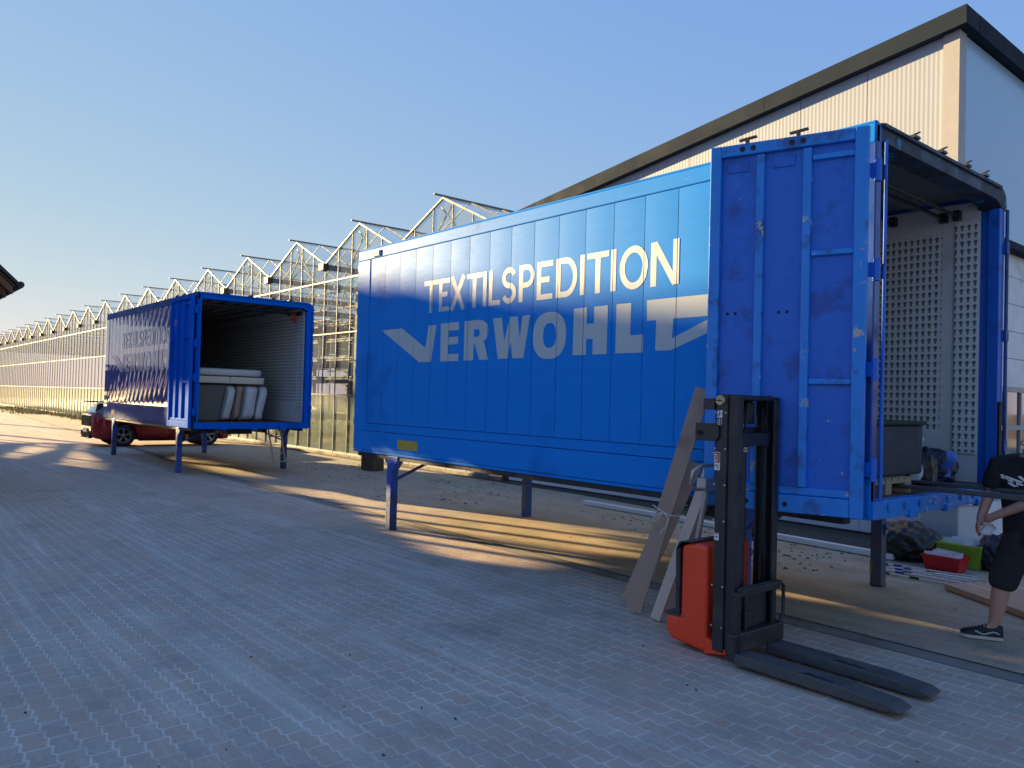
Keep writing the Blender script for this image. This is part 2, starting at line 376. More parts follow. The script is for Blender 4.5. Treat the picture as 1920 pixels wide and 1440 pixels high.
# ------------------------------------------------------------------ greenhouse
GY, BAY = 10.9, 4.03; GX0 = -13.62          # right end of the last whole bay
gh = thing('greenhouse', 'long glass greenhouse with a row of pointed gables behind the blue containers', 'greenhouse', (-60, GY, 0))
NB = 23; ZG, ZR = 5.66, 6.58; DEEP = 26
def bay_meshes():
    """local x from 0 (right gutter) to -BAY, y from 0 back, z up"""
    fr = MB(); gl = MB(); lo = MB()
    xs = [-BAY*k/5 for k in range(6)]
    zt = lambda x: ZG+(ZR-ZG)*(1-abs(x+BAY/2)/(BAY/2))
    for x in xs[:-1] if True else xs:
        top = zt(x)
        fr.bar((x, 0, .06), (x, 0, max(top, ZG)), .019, .030, up=(0, 1, 0))
    for z, t in ((.08, .09), (1.76, .035), (3.55, .035), (5.12, .045)):
        fr.bar((-.02, .012, z), (-BAY-.02, .012, z), .045, t)
    fr.bar((0, -.005, ZG), (-BAY/2, -.005, ZR), .05, .045, up=(0, 0, 1)); fr.bar((-BAY/2, -.005, ZR), (-BAY, -.005, ZG), .05, .045, up=(0, 0, 1))
    # gable bracing set just inside
    fr.bar((-.9, .12, 5.15), (-BAY/2-.25, .12, ZR-.15), .03, .03, up=(0, 1, 0)); fr.bar((-BAY+.9, .12, 5.15), (-BAY/2+.25, .12, ZR-.15), .03, .03, up=(0, 1, 0))
    for a, b in zip(xs, xs[1:]):
        lo.quad((a, .02, .1), (b, .02, .1), (b, .02, 1.74), (a, .02, 1.74))
        m = -BAY/2
        if b < m < a:
            gl.add([(a, .02, 1.78), (b, .02, 1.78), (b, .02, zt(b)), (m, .02, ZR), (a, .02, zt(a))], [(0, 1, 2, 3, 4)])
        else:
            gl.quad((a, .02, 1.78), (b, .02, 1.78), (b, .02, zt(b)), (a, .02, zt(a)))
    rf = MB(); bars = MB()
    m = -BAY/2
    rf.quad((0, .05, ZG+.02), (0, DEEP, ZG+.02), (m, DEEP, ZR+.02), (m, .05, ZR+.02)); rf.quad((-BAY, .05, ZG+.02), (-BAY, DEEP, ZG+.02), (m, DEEP, ZR+.02), (m, .05, ZR+.02))
    bars.bar((m, -.28, ZR+.045), (m, DEEP, ZR+.045), .05, .04)
    y = .8
    while y < DEEP:
        bars.bar((0, y, ZG+.04), (m, y, ZR+.04), .025, .03); bars.bar((-BAY, y, ZG+.04), (m, y, ZR+.04), .025, .03); y += 1.0 if y < 4 else 2.6
    # open roof vents: thin frames lying on the slope
    gt = MB(); gt.box(-.1, .1, -.05, DEEP, ZG-.16, ZG-.02)
    ge = MB(); ge.box(-.15, .15, -.16, .02, ZG-.2, ZG+.0)
    return fr, gl, lo, rf, bars, gt, ge
def interior_meshes():
    co = MB(); tr = MB()
    co.box(-.12, .12, -.1, .1, 0, 5.1)
    for y in (1.2, 5.4, 9.6, 13.8, 18, 22.2):
        # lattice truss across the bay
        tr.bar((0, y, 5.08), (-BAY, y, 5.08), .05, .05); tr.bar((0, y, 4.55), (-BAY, y, 4.55), .05, .05)
        for k in range(6):
            a = -BAY*k/6; b = -BAY*(k+.5)/6; c = -BAY*(k+1)/6
            tr.bar((a, y, 4.56), (b, y, 5.06), .022); tr.bar((b, y, 5.06), (c, y, 4.56), .022)
        tr.bar((-.2, y, ZG-.1), (-BAY+.3, y, ZR-.3), .03) if False else None
    tr.bar((0, .3, 5.0), (0, 28, 5.0), .06, .1)
    be = MB()
    for z in (.85, 2.35, 3.0, 3.65, 4.2):
        for k in range(4):
            y0 = 2.0+k*6.2
            be.box(-3.6, -.45, y0, y0+4.6, z, z+.045)
            for j in range(6): be.bar((-3.7, y0+j*.9, z-.05), (-.35, y0+j*.9, z-.05), .04, .05)
    for x in (-.45, -3.6):
        for y in (2.1, 8.3, 14.5, 20.7): be.bar((x, y, 0), (x, y, 4.3), .035)
    return co, tr, be
FR = [m.mesh(n, M[k]) for m, n, k in zip(bay_meshes(), ('wall_frame', 'wall_glass', 'lower_glazing', 'roof_glass', 'roof_bars', 'gutter', 'gutter_end'),
      ('alu', 'glass', 'glass_low', 'glass_roof', 'steelw', 'steelw', 'brownbox'))]
IN = [m.mesh(n, M[k]) for m, n, k in zip(interior_meshes(), ('column', 'roof_truss', 'growing_bench'), ('steelw', 'steelw', 'alu'))]
COLS = [1.2, 5.4, 9.6]
def kid(name, me, parent, loc):
    o = bpy.data.objects.new(name, me); col.objects.link(o); o.parent = parent; o.location = loc; return o
for b in range(NB):
    x = GX0-b*BAY - gh.location.x
    wf = kid('wall_frame', FR[0], gh, (x, 0, 0)); kid('wall_glass', FR[1], wf, (0, 0, 0)); kid('lower_glazing', FR[2], wf, (0, 0, 0))
    rf = kid('roof_bars', FR[4], gh, (x, 0, 0)); kid('roof_glass', FR[3], rf, (0, 0, 0))
    g = kid('gutter', FR[5], gh, (x, 0, 0)); kid('gutter_end', FR[6], g, (0, 0, 0))
    if b < 8:
        if b < 9:
            for cy_ in COLS: kid('column', IN[0], gh, (x, cy_, 0))
        kid('roof_truss', IN[1], gh, (x, 0, 0))
        if b < 6: kid('growing_bench', IN[2], gh, (x, 0, 0))
mb = MB(); mb.box(GX0-.02+60, -13.15+60, 0, .02, .1, 5.7); obj('end_panel', mb, M['glass_low'], gh)
mb = MB(); mb.box(-50, 60-13.15, -.03, .06, -.02, .06); obj('sill', mb, M['channel'], gh)
# crops / internal floor cloth seen through the glass
mb = MB(); mb.box(-50, 60-13.4, .3, DEEP, -.006, .006); obj('floor_cloth', mb, pm('floor_cloth', (.30, .27, .19), .9, var=.3, sc_=.7), gh)
mb = MB(); mb.quad((-50, DEEP, 0), (60-13.3, DEEP, 0), (60-13.3, DEEP, ZG), (-50, DEEP, ZG)); obj('rear_glazing', mb, M['glass'], gh)

# ------------------------------------------------------------------ warehouse
XC = -4.1; WY = 11.0
wh = thing('warehouse', 'pale metal-clad hall with a sloping dark roof edge behind the near blue container', 'warehouse', (XC, WY, 0))
def roofz(x): return 6.99+(x-XC)*.137
def clad():
    s = N('corrugated_cladding'); X, _, Z = s.xyz(s.co())
    wv = s.m2('SINE', s.m2('MULTIPLY', X, 2*math.pi/.06))
    c0 = s.mix(s.noise(1.2, 4), (.33, .36, .41), (.37, .40, .455))
    s.set(c0, .5); s.bump(wv, .12, .006); return s.m
M['clad'] = clad()
M['cream'] = pm('cream_trim', (.37, .355, .35), .5, var=.06)
M['white_panel'] = pm('white_panel', (.62, .64, .68), .42, var=.06, sc_=1.5, dirt=.15, dirtc=(.45, .45, .45))
M['sky_panel'] = pm('smooth_sky_tinted_panel', (.33, .50, .68), .25, var=.03, sc_=.5, spec=.6, rv=.01)  # the blue of the reflected sky is put into this panel colour
M['anthracite'] = pm('roof_edge_grey', (.024, .034, .048), .8, var=.08, sc_=1, spec=.08)
mb = MB()
x = XC-.2; xs = []
while x > -13.1: xs.append(x); x -= 1.03
xs.append(-13.1)
for a, b in zip(xs, xs[1:]):
    a -= .004; b += .004
    mb.add([(a, WY, .22), (b, WY, .22), (b, WY, roofz(b)-.22), (a, WY, roofz(a)-.22), (a, WY+.1, .22), (b, WY+.1, .22), (b, WY+.1, roofz(b)-.22), (a, WY+.1, roofz(a)-.22)],
           [(0, 1, 2, 3), (4, 7, 6, 5), (0, 4, 5, 1), (1, 5, 6, 2), (2, 6, 7, 3), (3, 7, 4, 0)])
obj('front_cladding', mb, M['clad'], wh, True)
mb = MB(); mb.box(-13.1, XC-.2, WY+.03, WY+.2, .2, 5.5); obj('wall_core', mb, M['under'], wh, True)
mb = MB()
for a, b in zip(xs, xs[1:]): mb.box(b+.005, a-.005, WY-.014, WY-.002, .03, 1.4)
obj('base_panels', mb, pm('base_panel', (.72, .74, .78), .45, var=.06, sc_=1.5), wh, True)
mb = MB(); mb.box(-13.15, XC-.21, WY-.01, WY+.02, -.02, .028); obj('plinth', mb, M['joint'], wh, True)
mb = MB()
mb.add([(XC-.2, WY-.03, .02), (XC, WY-.03, .02), (XC, WY-.03, roofz(XC)-.24), (XC-.2, WY-.03, roofz(XC-.2)-.24), (XC-.2, WY+.2, .02), (XC, WY+.2, .02), (XC, WY+.2, roofz(XC)-.24), (XC-.2, WY+.2, roofz(XC-.2)-.24)],
       [(0, 1, 2, 3), (4, 7, 6, 5), (0, 4, 5, 1), (1, 5, 6, 2), (2, 6, 7, 3), (3, 7, 4, 0)])
obj('corner_trim', mb, M['cream'], wh, True)
mb = MB(); mb.box(-13.2, -13.02, WY-.05, WY+.1, -.02, 5.6); obj('downpipe', mb, M['brownbox'], wh, True)
# roof verge along the front (three lengths) and along the side
mb = MB()
cuts = [XC+.12, -6.9, -9.8, -14.2]
for a, b in zip(cuts, cuts[1:]):
    a2 = a-.003; b2 = b+.003
    P = lambda x, y, d: (x, y, roofz(x)+d)
    mb.add([P(a2, WY-.14, -.24), P(b2, WY-.14, -.24), P(b2, WY-.14, 0), P(a2, WY-.14, 0), P(a2, WY+.3, -.24), P(b2, WY+.3, -.24), P(b2, WY+.3, 0), P(a2, WY+.3, 0)],
           [(0, 1, 2, 3), (4, 7, 6, 5), (0, 4, 5, 1), (1, 5, 6, 2), (2, 6, 7, 3), (3, 7, 4, 0)])
obj('roof_verge', mb, M['anthracite'], wh, True)
mb = MB(); mb.box(XC-.06, XC+.122, WY+.303, WY+30, roofz(XC)-.24, roofz(XC)+.012); obj('side_fascia', mb, M['anthracite'], wh, True)
mb = MB(); mb.add([(XC, WY+.3, roofz(XC)-.03), (XC, WY+30, roofz(XC)-.03), (-14.2, WY+30, roofz(-14.2)-.03), (-14.2, WY+.3, roofz(-14.2)-.03)], [(0, 1, 2, 3)]); obj('roof', mb, M['anthracite'], wh, True)
mb = MB()
mb.box(XC-.1, XC-.005, WY+.2, WY+30, 4.2, roofz(XC)-.26)
obj('side_upper_wall', mb, M['sky_panel'], wh, True)
mb = MB(); zz = [0, .5, .93, 2.13, 2.55, 2.95, 3.35, 3.75, 4.18]
for a, b in zip(zz, zz[1:]):
    if a == .93: continue
    mb.box(XC-.1, XC-.008, WY+.2, WY+30, a+.004, b-.004)
mb.box(XC-.12, XC-.03, WY+.2, WY+1.2, .93, 2.13)
obj('side_lower_wall', mb, M['white_panel'], wh, True)
mb = MB(); mb.box(XC-.03, XC+.14, WY+.5, WY+30, 4.08, 4.2); obj('side_gutter', mb, M['anthracite'], wh, True, bevel=.02)
wf = MB(); pn = MB()
for z in (.93, 1.5, 2.06): wf.box(XC-.05, XC+.01, WY+1.2, WY+14, z, z+.07)
y = WY+1.2
while y < WY+14: wf.box(XC-.05, XC+.006, y, y+.06, .94, 2.12); y += .62
win = obj('window_band', wf, M['cream'], wh, True)
pn.box(XC-.04, XC-.02, WY+1.2, WY+14, .95, 2.1); obj('pane', pn, M['pane_dark'], win, True)

# ------------------------------------------------------------------ lettering on the swap bodies (local x, z)
SEAMS = [-6.992+.376*k for k in range(18)]
def ribbon(pts, wd, closed=False):
    """flat ribbon along 2-D points -> list of quads"""
    P = [Vector(p) for p in pts]; n = len(P); L_, R_ = [], []
    for i, p in enumerate(P):
        a = P[i-1] if (i > 0 or closed) else None; b = P[(i+1) % n] if (i < n-1 or closed) else None
        d1 = (p-a).normalized() if a is not None else None; d2 = (b-p).normalized() if b is not None else None
        d1 = d1 or d2; d2 = d2 or d1
        n1 = Vector((-d1.y, d1.x)); n2 = Vector((-d2.y, d2.x)); m = (n1+n2).normalized(); k = 1/max(.35, m.dot(n1))
        L_.append(p+m*wd/2*k); R_.append(p-m*wd/2*k)
    q = []
    for i in range(n if closed else n-1):
        j = (i+1) % n; q.append([L_[i], L_[j], R_[j], R_[i]])
    return q
def glyph(ch, x0, x1, z0=2.797, z1=3.195, wd=.066):
    h = wd/2; X = lambda u: x0+h+(x1-x0-wd)*u; Z = lambda v: z0+h*.85+(z1-z0-wd*.85)*v; E0, E1 = z0, z1
    arc = lambda cx, cz, rx, rz, a0, a1, n=14: [(cx+rx*math.cos(R(a0+(a1-a0)*i/n)), cz+rz*math.sin(R(a0+(a1-a0)*i/n))) for i in range(n+1)]
    q = []
    ve = lambda u: q.extend(ribbon([(X(u), E0), (X(u), E1)], wd))
    ho = lambda v, a=0, b=1: q.extend(ribbon([(X(a)-(h if a == 0 else 0), Z(v)), (X(b)+(h if b == 1 else 0), Z(v))], wd*.85))
    mid = (z0+z1)/2
    if ch == 'T': ho(1); ve(.5)
    elif ch == 'I': ve(0) if x1-x0 < wd*1.2 else ve(.5)
    elif ch == 'E': ve(0); ho(0); ho(1); ho(.52, 0, .9)
    elif ch == 'L': ve(0); ho(0)
    elif ch == 'X': q.extend(ribbon([(X(0), E0), (X(1), E1)], wd)); q.extend(ribbon([(X(0), E1), (X(1), E0)], wd))
    elif ch == 'N': ve(0); ve(1); q.extend(ribbon([(X(0)+.005, E1-.01), (X(1)-.005, E0+.01)], wd))
    elif ch == 'O': q.extend(ribbon(arc((x0+x1)/2, mid, (x1-x0-wd)/2, (z1-z0-wd*.85)/2, 0, 345, 24)[:-1]+[], wd*.95, True))
    elif ch == 'D': ve(0); c = x0+(x1-x0)*.45; q.extend(ribbon([(X(0), Z(1)), (c, Z(1))]+arc(c, mid, X(1)-c, Z(1)-mid, 85, -85, 14)+[(c, Z(0)), (X(0), Z(0))], wd*.9))
    elif ch == 'P': ve(0); c = x0+(x1-x0)*.5; m2 = mid-.02; q.extend(ribbon([(X(0), Z(1)), (c, Z(1))]+arc(c, (Z(1)+m2)/2, X(1)-c, (Z(1)-m2)/2, 85, -85, 12)+[(c, m2), (X(0), m2)], wd*.85))
    elif ch == 'S':
        cx = (x0+x1)/2; rx = (x1-x0-wd)/2; rz = (Z(1)-Z(0))/4
        q.extend(ribbon(arc(cx, Z(1)-rz, rx, rz, 20, 270, 14)+arc(cx, Z(0)+rz, rx, rz, 88, -160, 14), wd*.9))
    return q
LINE1 = [('T', -8.251, -7.945), ('E', -7.925, -7.702), ('X', -7.695, -7.391), ('T', -7.365, -7.075), ('I', -7.058, -6.99), ('L', -6.955, -6.745), ('S', -6.72, -6.475),
         ('P', -6.433, -6.18), ('E', -6.145, -5.9), ('D', -5.852, -5.545), ('I', -5.508, -5.44), ('T', -5.415, -5.125), ('I', -5.1, -5.03), ('O', -4.99, -4.645), ('N', -4.616, -4.3)]
LINE2 = [[(-9.251, 2.635), (-8.743, 2.638), (-8.189, 2.366), (-8.133, 2.642), (-7.961, 2.639), (-8.06, 2.19), (-8.319, 2.19)],
 [(-7.872, 2.65), (-7.499, 2.65), (-7.498, 2.556), (-7.705, 2.556), (-7.705, 2.478), (-7.509, 2.478), (-7.508, 2.39), (-7.705, 2.39), (-7.702, 2.275), (-7.495, 2.275), (-7.495, 2.19), (-7.863, 2.19)],
 [(-6.858, 2.651), (-6.709, 2.651), (-6.656, 2.399), (-6.567, 2.65), (-6.44, 2.65), (-6.395, 2.407), (-6.361, 2.65), (-6.238, 2.65), (-6.329, 2.198), (-6.51, 2.198), (-6.547, 2.375), (-6.593, 2.198), (-6.761, 2.198)],
 [(-5.583, 2.67), (-5.4, 2.67), (-5.4, 2.51), (-5.305, 2.51), (-5.304, 2.67), (-5.125, 2.67), (-5.13, 2.208), (-5.315, 2.208), (-5.314, 2.36), (-5.401, 2.36), (-5.403, 2.208), (-5.585, 2.208)],
 [(-5.017, 2.671), (-4.835, 2.671), (-4.84, 2.373), (-4.684, 2.373), (-4.684, 2.21), (-5.02, 2.21)],
 [(-4.65, 2.68), (-3.75, 2.68), (-3.80, 2.497), (-4.349, 2.497), (-4.358, 2.325), (-3.76, 2.555), (-3.80, 2.42), (-4.369, 2.22), (-4.542, 2.222), (-4.538, 2.495), (-4.644, 2.495)]]
R_OUT = [(-7.391, 2.65), (-7.116, 2.651), (-7.03, 2.637), (-6.965, 2.598), (-6.938, 2.54), (-6.946, 2.47), (-6.975, 2.43), (-7.023, 2.405), (-6.924, 2.192), (-7.092, 2.192), (-7.186, 2.377), (-7.205, 2.377), (-7.208, 2.192), (-7.391, 2.192)]
R_IN = [(-7.206, 2.547), (-7.135, 2.547), (-7.103, 2.53), (-7.095, 2.503), (-7.105, 2.475), (-7.135, 2.459), (-7.206, 2.459)]
def poly_faces(outer, hole=None):
    bm = bmesh.new()
    ed = []
    for lp in ([outer, hole] if hole else [outer]):
        vs = [bm.verts.new((p[0], p[1], 0)) for p in lp]
        ed += [bm.edges.new((vs[i], vs[(i+1) % len(vs)])) for i in range(len(vs))]
    bmesh.ops.triangle_fill(bm, edges=ed, use_beauty=True)
    out = [[Vector((v.co.x, v.co.y)) for v in f.verts] for f in bm.faces]; bm.free(); return out
def letters_mesh(faces, name, mat, y, th=.0012):
    """cut at the panel seams and give the film a little thickness"""
    bm = bmesh.new()
    for i, f in enumerate(faces):
        vs = [bm.verts.new((p[0]+2.593, p[1], (i % 7)*5e-5)) for p in f]
        try: bm.faces.new(vs)
        except ValueError: pass
    for sx in SEAMS:
        for d in (-.0035, .0035):
            bmesh.ops.bisect_plane(bm, geom=bm.verts[:]+bm.edges[:]+bm.faces[:], plane_co=(sx+d, 0, 0), plane_no=(1, 0, 0))
    kill = [f for f in bm.faces if any(abs(f.calc_center_median().x-sx) < .0034 for sx in SEAMS)]
    bmesh.ops.delete(bm, geom=kill, context='FACES')
    bmesh.ops.remove_doubles(bm, verts=bm.verts, dist=1e-5)
    for v in bm.verts: v.co = (v.co.x, y-v.co.z, v.co.y)
    bmesh.ops.recalc_face_normals(bm, faces=bm.faces)
    for f in bm.faces:
        if f.normal.y > 0: f.normal_flip()
    me = bpy.data.meshes.new(name); bm.to_mesh(me); bm.free(); me.materials.append(mat); return me

# ------------------------------------------------------------------ swap bodies
L, W, ZB, ZT = 7.332, 2.5, 1.007, 3.80
def swap_body(name, label, loc, near):
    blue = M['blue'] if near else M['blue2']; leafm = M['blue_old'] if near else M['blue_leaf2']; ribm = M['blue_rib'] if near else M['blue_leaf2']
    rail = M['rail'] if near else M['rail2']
    t = thing(name, label, 'swap container', loc, 0, 'blue swap bodies standing on legs')
    bow = .002 if near else .0048
    # near long side: pressed panels with open seams
    mb = MB(); edges = [-L+.33]+[s for s in SEAMS if -L+.36 < s < -.15]+[-.10]
    rn = random.Random(3)
    for a, b in zip(edges, edges[1:]):
        a += .003; b -= .003; bw = bow*rn.uniform(.6, 1.3); tl = rn.uniform(-1, 1)*bow*.25; za, zb_ = ZB+.375, ZT-.165
        def fn(u, v, a=a, b=b, bw=bw, tl=tl):
            e = math.sin(math.pi*min(1, max(0, v)))**.35 if not near else 1
            return (a+(b-a)*u, .004-(bw*(1-(2*u-1)**2)+tl*(2*u-1))*e-.002, za+(zb_-za)*v)
        mb.grid(fn, 8, 10 if not near else 3)
        mb.box(a, b, .006, .03, za, zb_)
    obj('side_panel', mb, blue, t)
    mb = MB(); mb.box(-L+.02, -.05, .032, .05, ZB+.1, ZT-.05); obj('panel_core', mb, M['under'], t)
    mb = MB(); mb.box(-L+.33, -.10, -.003, .03, ZB+.27, ZB+.368)
    for i in range(60): xx = -L+.4+i*.115; mb.lathe([(.006, 0), (.004, .004), (0, .005)], (xx, -.003, ZB+.355), (0, -1, 0), 6)
    obj('kick_strip', mb, blue if near else rail, t)
    mb = MB(); mb.box(-L, 0, -.008, .05, ZB, ZB+.262); mb.box(-L, 0, -.004, .02, ZB-.035, ZB-.004); obj('bottom_rail', mb, rail if not near else blue, t, bevel=.006)
    mb = MB(); mb.box(-L, 0, -.006, .06, ZT-.162, ZT-.02); mb.bar((-L, .02, ZT-.012), (0, .02, ZT-.012), .05, .025); obj('top_rail', mb, rail if not near else blue, t, bevel=.012)
    mb = MB(); mb.box(-L-.002, -L+.327, -.007, .06, ZB+.264, ZT-.164)
    for z in (1.35, 2.05, 2.9, 3.5): mb.box(-L-.03, -L+.0, .0, .05, z, z+.09)
    obj('corner_post', mb, blue, t, bevel=.006)
    # roof, front wall, far wall
    mb = MB(); mb.box(-L, -.02, .05, W-.12, ZT-.045, ZT-.002); obj('roof', mb, rail, t)
    mb = MB(); mb.prism([(W-.12, ZT-.002), (W, ZT-.12), (W, ZT-.17), (W-.12, ZT-.045)], lambda u, v, d: (d, u, v), -L, -.2); obj('roof_edge', mb, rail, t)
    mb = MB(); mb.box(-L, -L+.06, .051, W-.051, ZB, ZT-.046); obj('front_wall', mb, M['blue_dark'], t)
    mb = MB(); mb.box(-L+.061, -.17, W-.04, W, ZB, ZT-.17); obj('far_side_wall', mb, blue, t)
    il = MB(); il.box(-L+.062, -.42, W-.062, W-.045, ZB+.1, ZT-.06)
    liner = obj('perforated_liner', il, M['holes'] if near else M['holes2'], t)
    mb = MB(); mb.box(-.38, -.185, W-.085, W-.066, ZB+.36, ZT-.28); obj('lashing_strip', mb, M['holes_s'], t, bevel=.003)
    mb = MB(); mb.box(-.42, -.17, W-.064, W-.043, ZB+.1, ZT-.05); mb.box(-.50, -.42, W-.066, W-.05, ZB+.1, ZT-.05); obj('liner_post', mb, M['liner'], t)
    mb = MB(); mb.box(-L+.062, -.17, .051, .062, ZB+.1, ZT-.05); obj('near_liner', mb, M['liner'], t)
    mb = MB(); mb.box(-L+.062, -.02, .063, W-.063, ZT-.07, ZT-.048)
    for k in range(14):
        xx = -.75-k*.5
        if xx > -L+.2: mb.box(xx, xx+.05, .07, W-.07, ZT-.11, ZT-.071)
    obj('ceiling', mb, M['ceil'], t)
    mb = MB()
    for xx, zz_ in ((-.36, ZT-.2), (-.48, ZT-.205), (-.95, ZT-.17)):
        mb.tube([(xx, .07, zz_), (xx, W-.09, zz_-.02)], .017, 8)
        mb.box(xx-.03, xx+.03, W-.13, W-.065, zz_-.06, zz_+.03)
    mb.tube([(-.42, .5, ZT-.18), (-.42, 1.2, ZT-.18)], .012)
    if not near:
        for yy in (.35, .7, 1.05, 1.4, 1.75): mb.tube([(-.2, yy, ZT-.13), (-L+.3, yy, ZT-.13)], .014, 6)
    obj('ceiling_pole', mb, M['darkmetal'], t)
    mb = MB(); mb.box(-L+.06, -.06, .062, W-.062, ZB+.06, ZB+.1); obj('floor', mb, M['floorwood'], t)
    mb = MB(); mb.box(-L+.1, -.2, .02, .12, ZB-.09, ZB-.036); mb.box(-L+.1, -.2, W-.12, W-.02, ZB-.09, ZB+.05)
    for k in range(15): mb.box(-L+.25+k*.48, -L+.31+k*.48, .05, W-.05, ZB-.06, ZB+.058)
    for yy in (.62, 1.82): mb.box(-L+.2, -.9, yy, yy+.12, ZB-.16, ZB-.0605)
    mb.box(-1.6, -1.15, .15, .55, ZB-.2, ZB-.092); mb.box(-1.25, -.55, .9, 1.45, ZB-.17, ZB-.062)
    mb.bar((-1.9, .3, ZB-.1), (-1.35, .5, ZB-.3), .05); mb.box(-1.42, -1.2, .3, .5, ZB-.34, ZB-.201)
    obj('underframe', mb, M['under'], t)
    # rear door frame
    mb = MB()
    mb.box(-.17, 0, 0, .085, ZB+.001, ZT-.01); obj('door_post', mb, rail if near else leafm, t, bevel=.008)
    mb = MB(); mb.box(-.17, -.002, W-.062, W+.008, ZB+.001, ZT-.201); mb.box(-.1, -.0, W-.095, W-.0625, ZB+.1, ZT-.2)
    obj('door_post', mb, leafm, t, bevel=.008)
    mb = MB(); mb.prism([(.086, ZT), (W-.07, ZT), (W-.0, ZT-.02), (W+.05, ZT-.06), (W+.074, ZT-.13), (W+.072, ZT-.2), (W-.05, ZT-.2), (W-.11, ZT-.16), (W-.2, ZT-.135), (.086, ZT-.135)], lambda u, v, d: (d, u, v), -.19, -.001)
    mb.bar((.012, .09, ZT-.02), (.012, W-.1, ZT-.02), .02, .03)
    hd = obj('header', mb, M['header'] if near else leafm, t, bevel=.006)
    mb = MB()
    for yy in (.55, 1.05, 1.55, 1.95): mb.box(-.06, .03, yy, yy+.1, ZT, ZT+.02); mb.bar((.0, yy+.02, ZT+.02), (.02, yy+.09, ZT+.055), .03, .012)
    objs('latch', mb, 2, M['darkmetal'], t)
    mb = MB(); mb.box(-.06, .03, .0, W, ZB-.03, ZB+.098)
    for k in range(9): mb.box(.03, .045, .2+k*.26, .26+k*.26, ZB+.02, ZB+.07)
    for yy in (.55, 1.2, 1.85): mb.box(.0, .05, yy, yy+.12, ZB-.05, ZB+.01)
    obj('sill', mb, M['blue_rib'] if near else leafm, t, bevel=.006)
    mb = MB()
    for zz_ in (1.25, 1.95, 2.65, 3.35): mb.tube([(.03, -.03, zz_), (.03, -.03, zz_+.16)], .026, 8); mb.box(-.02, .03, -.05, .005, zz_+.03, zz_+.13)
    mb.tube([(.055, .03, ZB+.1), (.055, .03, ZT-.15)], .014, 8)
    obj('hinge', mb, leafm, t)
    # near door leaf folded against the side, its stiffened inner face outwards
    x0, x1, yo, z0, z1 = -1.145, -.02, -.115, ZB-.02, ZT-.065
    mb = MB(); mb.box(x0+.03, x1-.03, -.075, -.055, z0+.03, z1-.03)
    leaf = obj('door_leaf', mb, leafm, t)
    mb = MB()
    mb.box(x0, x0+.085, yo, -.05, z0, z1-.0); mb.box(x1-.09, x1, yo, -.05, z0, z1)
    mb.box(x0+.085, x1-.09, yo+.002, -.05, z1-.09, z1-.001); mb.box(x0+.085, x1-.09, yo+.002, -.05, z0+.001, z0+.13)
    mb.box(x0+.085, x1-.09, yo+.02, -.06, z0+.132, z0+.19)
    obj('leaf_frame', mb, ribm, leaf, bevel=.008)
    for xx in (-.765, -.43):
        mb = MB(); mb.prism([(-.035, -.075), (-.028, yo+.005), (.028, yo+.005), (.035, -.075)], lambda u, v, d, xx=xx: (xx+u, v, d), z0+.192, z1-.1); obj('rib', mb, ribm, leaf, bevel=.004)
    for zz_ in (1.94, 2.865, 3.56):
        mb = MB(); mb.prism([(-.026, -.075), (-.018, yo+.012), (.018, yo+.012), (.026, -.075)], lambda u, v, d, zz_=zz_: (d, v, zz_+u), -.395, x1-.092); obj('rib', mb, ribm, leaf, bevel=.003)
    mb = MB()
    for xx in (-.94, -.60): mb.box(xx-.08, xx+.08, -.082, -.076, z1-.21, z1-.13)
    objs('grip_plate', mb, 1, leafm, leaf, bevel=.004)
    mb = MB()
    for xx, zz_ in [(-.90, z1-.045), (-.82, z1-.045), (-.54, z1-.045), (-.46, z1-.045)]: mb.lathe([(0, .003), (.02, .003), (.02, 0)], (xx, yo, zz_), (0, -1, 0), 12, sm=False)
    for xx, zz_ in [(-1.0, 2.45), (-.94, 2.45), (-.62, 2.45), (-.56, 2.45)]: mb.lathe([(0, .008), (.009, .006), (.012, 0)], (xx, -.076, zz_), (0, -1, 0), 8)
    for xx, zz_ in [(-.62, z0+.06), (-.54, z0+.06), (-.90, z0+.06), (-.82, z0+.06)]: mb.lathe([(0, .003), (.018, .003), (.018, 0)], (xx, yo+.002, zz_), (0, -1, 0), 12, sm=False)
    objs('bolt_hole', mb, 1, M['rubber'], leaf)
    mb = MB()
    for xx in (-.87, -.50): mb.bar((xx, -.09, z1), (xx, -.09, z1+.03), .05, .02); mb.bar((xx-.06, -.09, z1+.028), (xx+.07, -.09, z1+.045), .03, .014, up=(0, 0, 1))
    objs('hook', mb, 2, M['rust_edge'], leaf)
    mb = MB(); mb.box(x0, x1, -.052, -.045, z1-.01, z1+.008); obj('seal', mb, M['rust_edge'], leaf)
    th = R(18 if near else 1.5); pv = Vector((-.02, -.05, 0)); leaf.rotation_euler = (0, 0, th); leaf.scale = (1 if near else 1.13, 1, 1); leaf.location = pv-Matrix.Rotation(th, 3, 'Z') @ Vector((pv.x*leaf.scale.x, pv.y, 0))   # it stands a little open
    # far door leaf folded outside the far wall
    mb = MB(); mb.box(x0, x1, W+.012, W+.06, z0, z1-.06)
    for xx in (x0+.04, -.8, -.45, x1-.04): mb.box(xx-.04, xx+.04, W+.062, W+.075, z0, z1-.06)
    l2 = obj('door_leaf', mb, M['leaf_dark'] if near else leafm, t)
    mb = MB()
    for zz_ in (1.4, 2.4, 3.2): mb.box(-.03, .03, W+.004, W+.068, zz_, zz_+.1)
    mb.tube([(.015, W+.04, 1.1), (.015, W+.04, 3.6)], .016, 8)
    obj('hinge', mb, M['leaf_dark'] if near else leafm, l2)
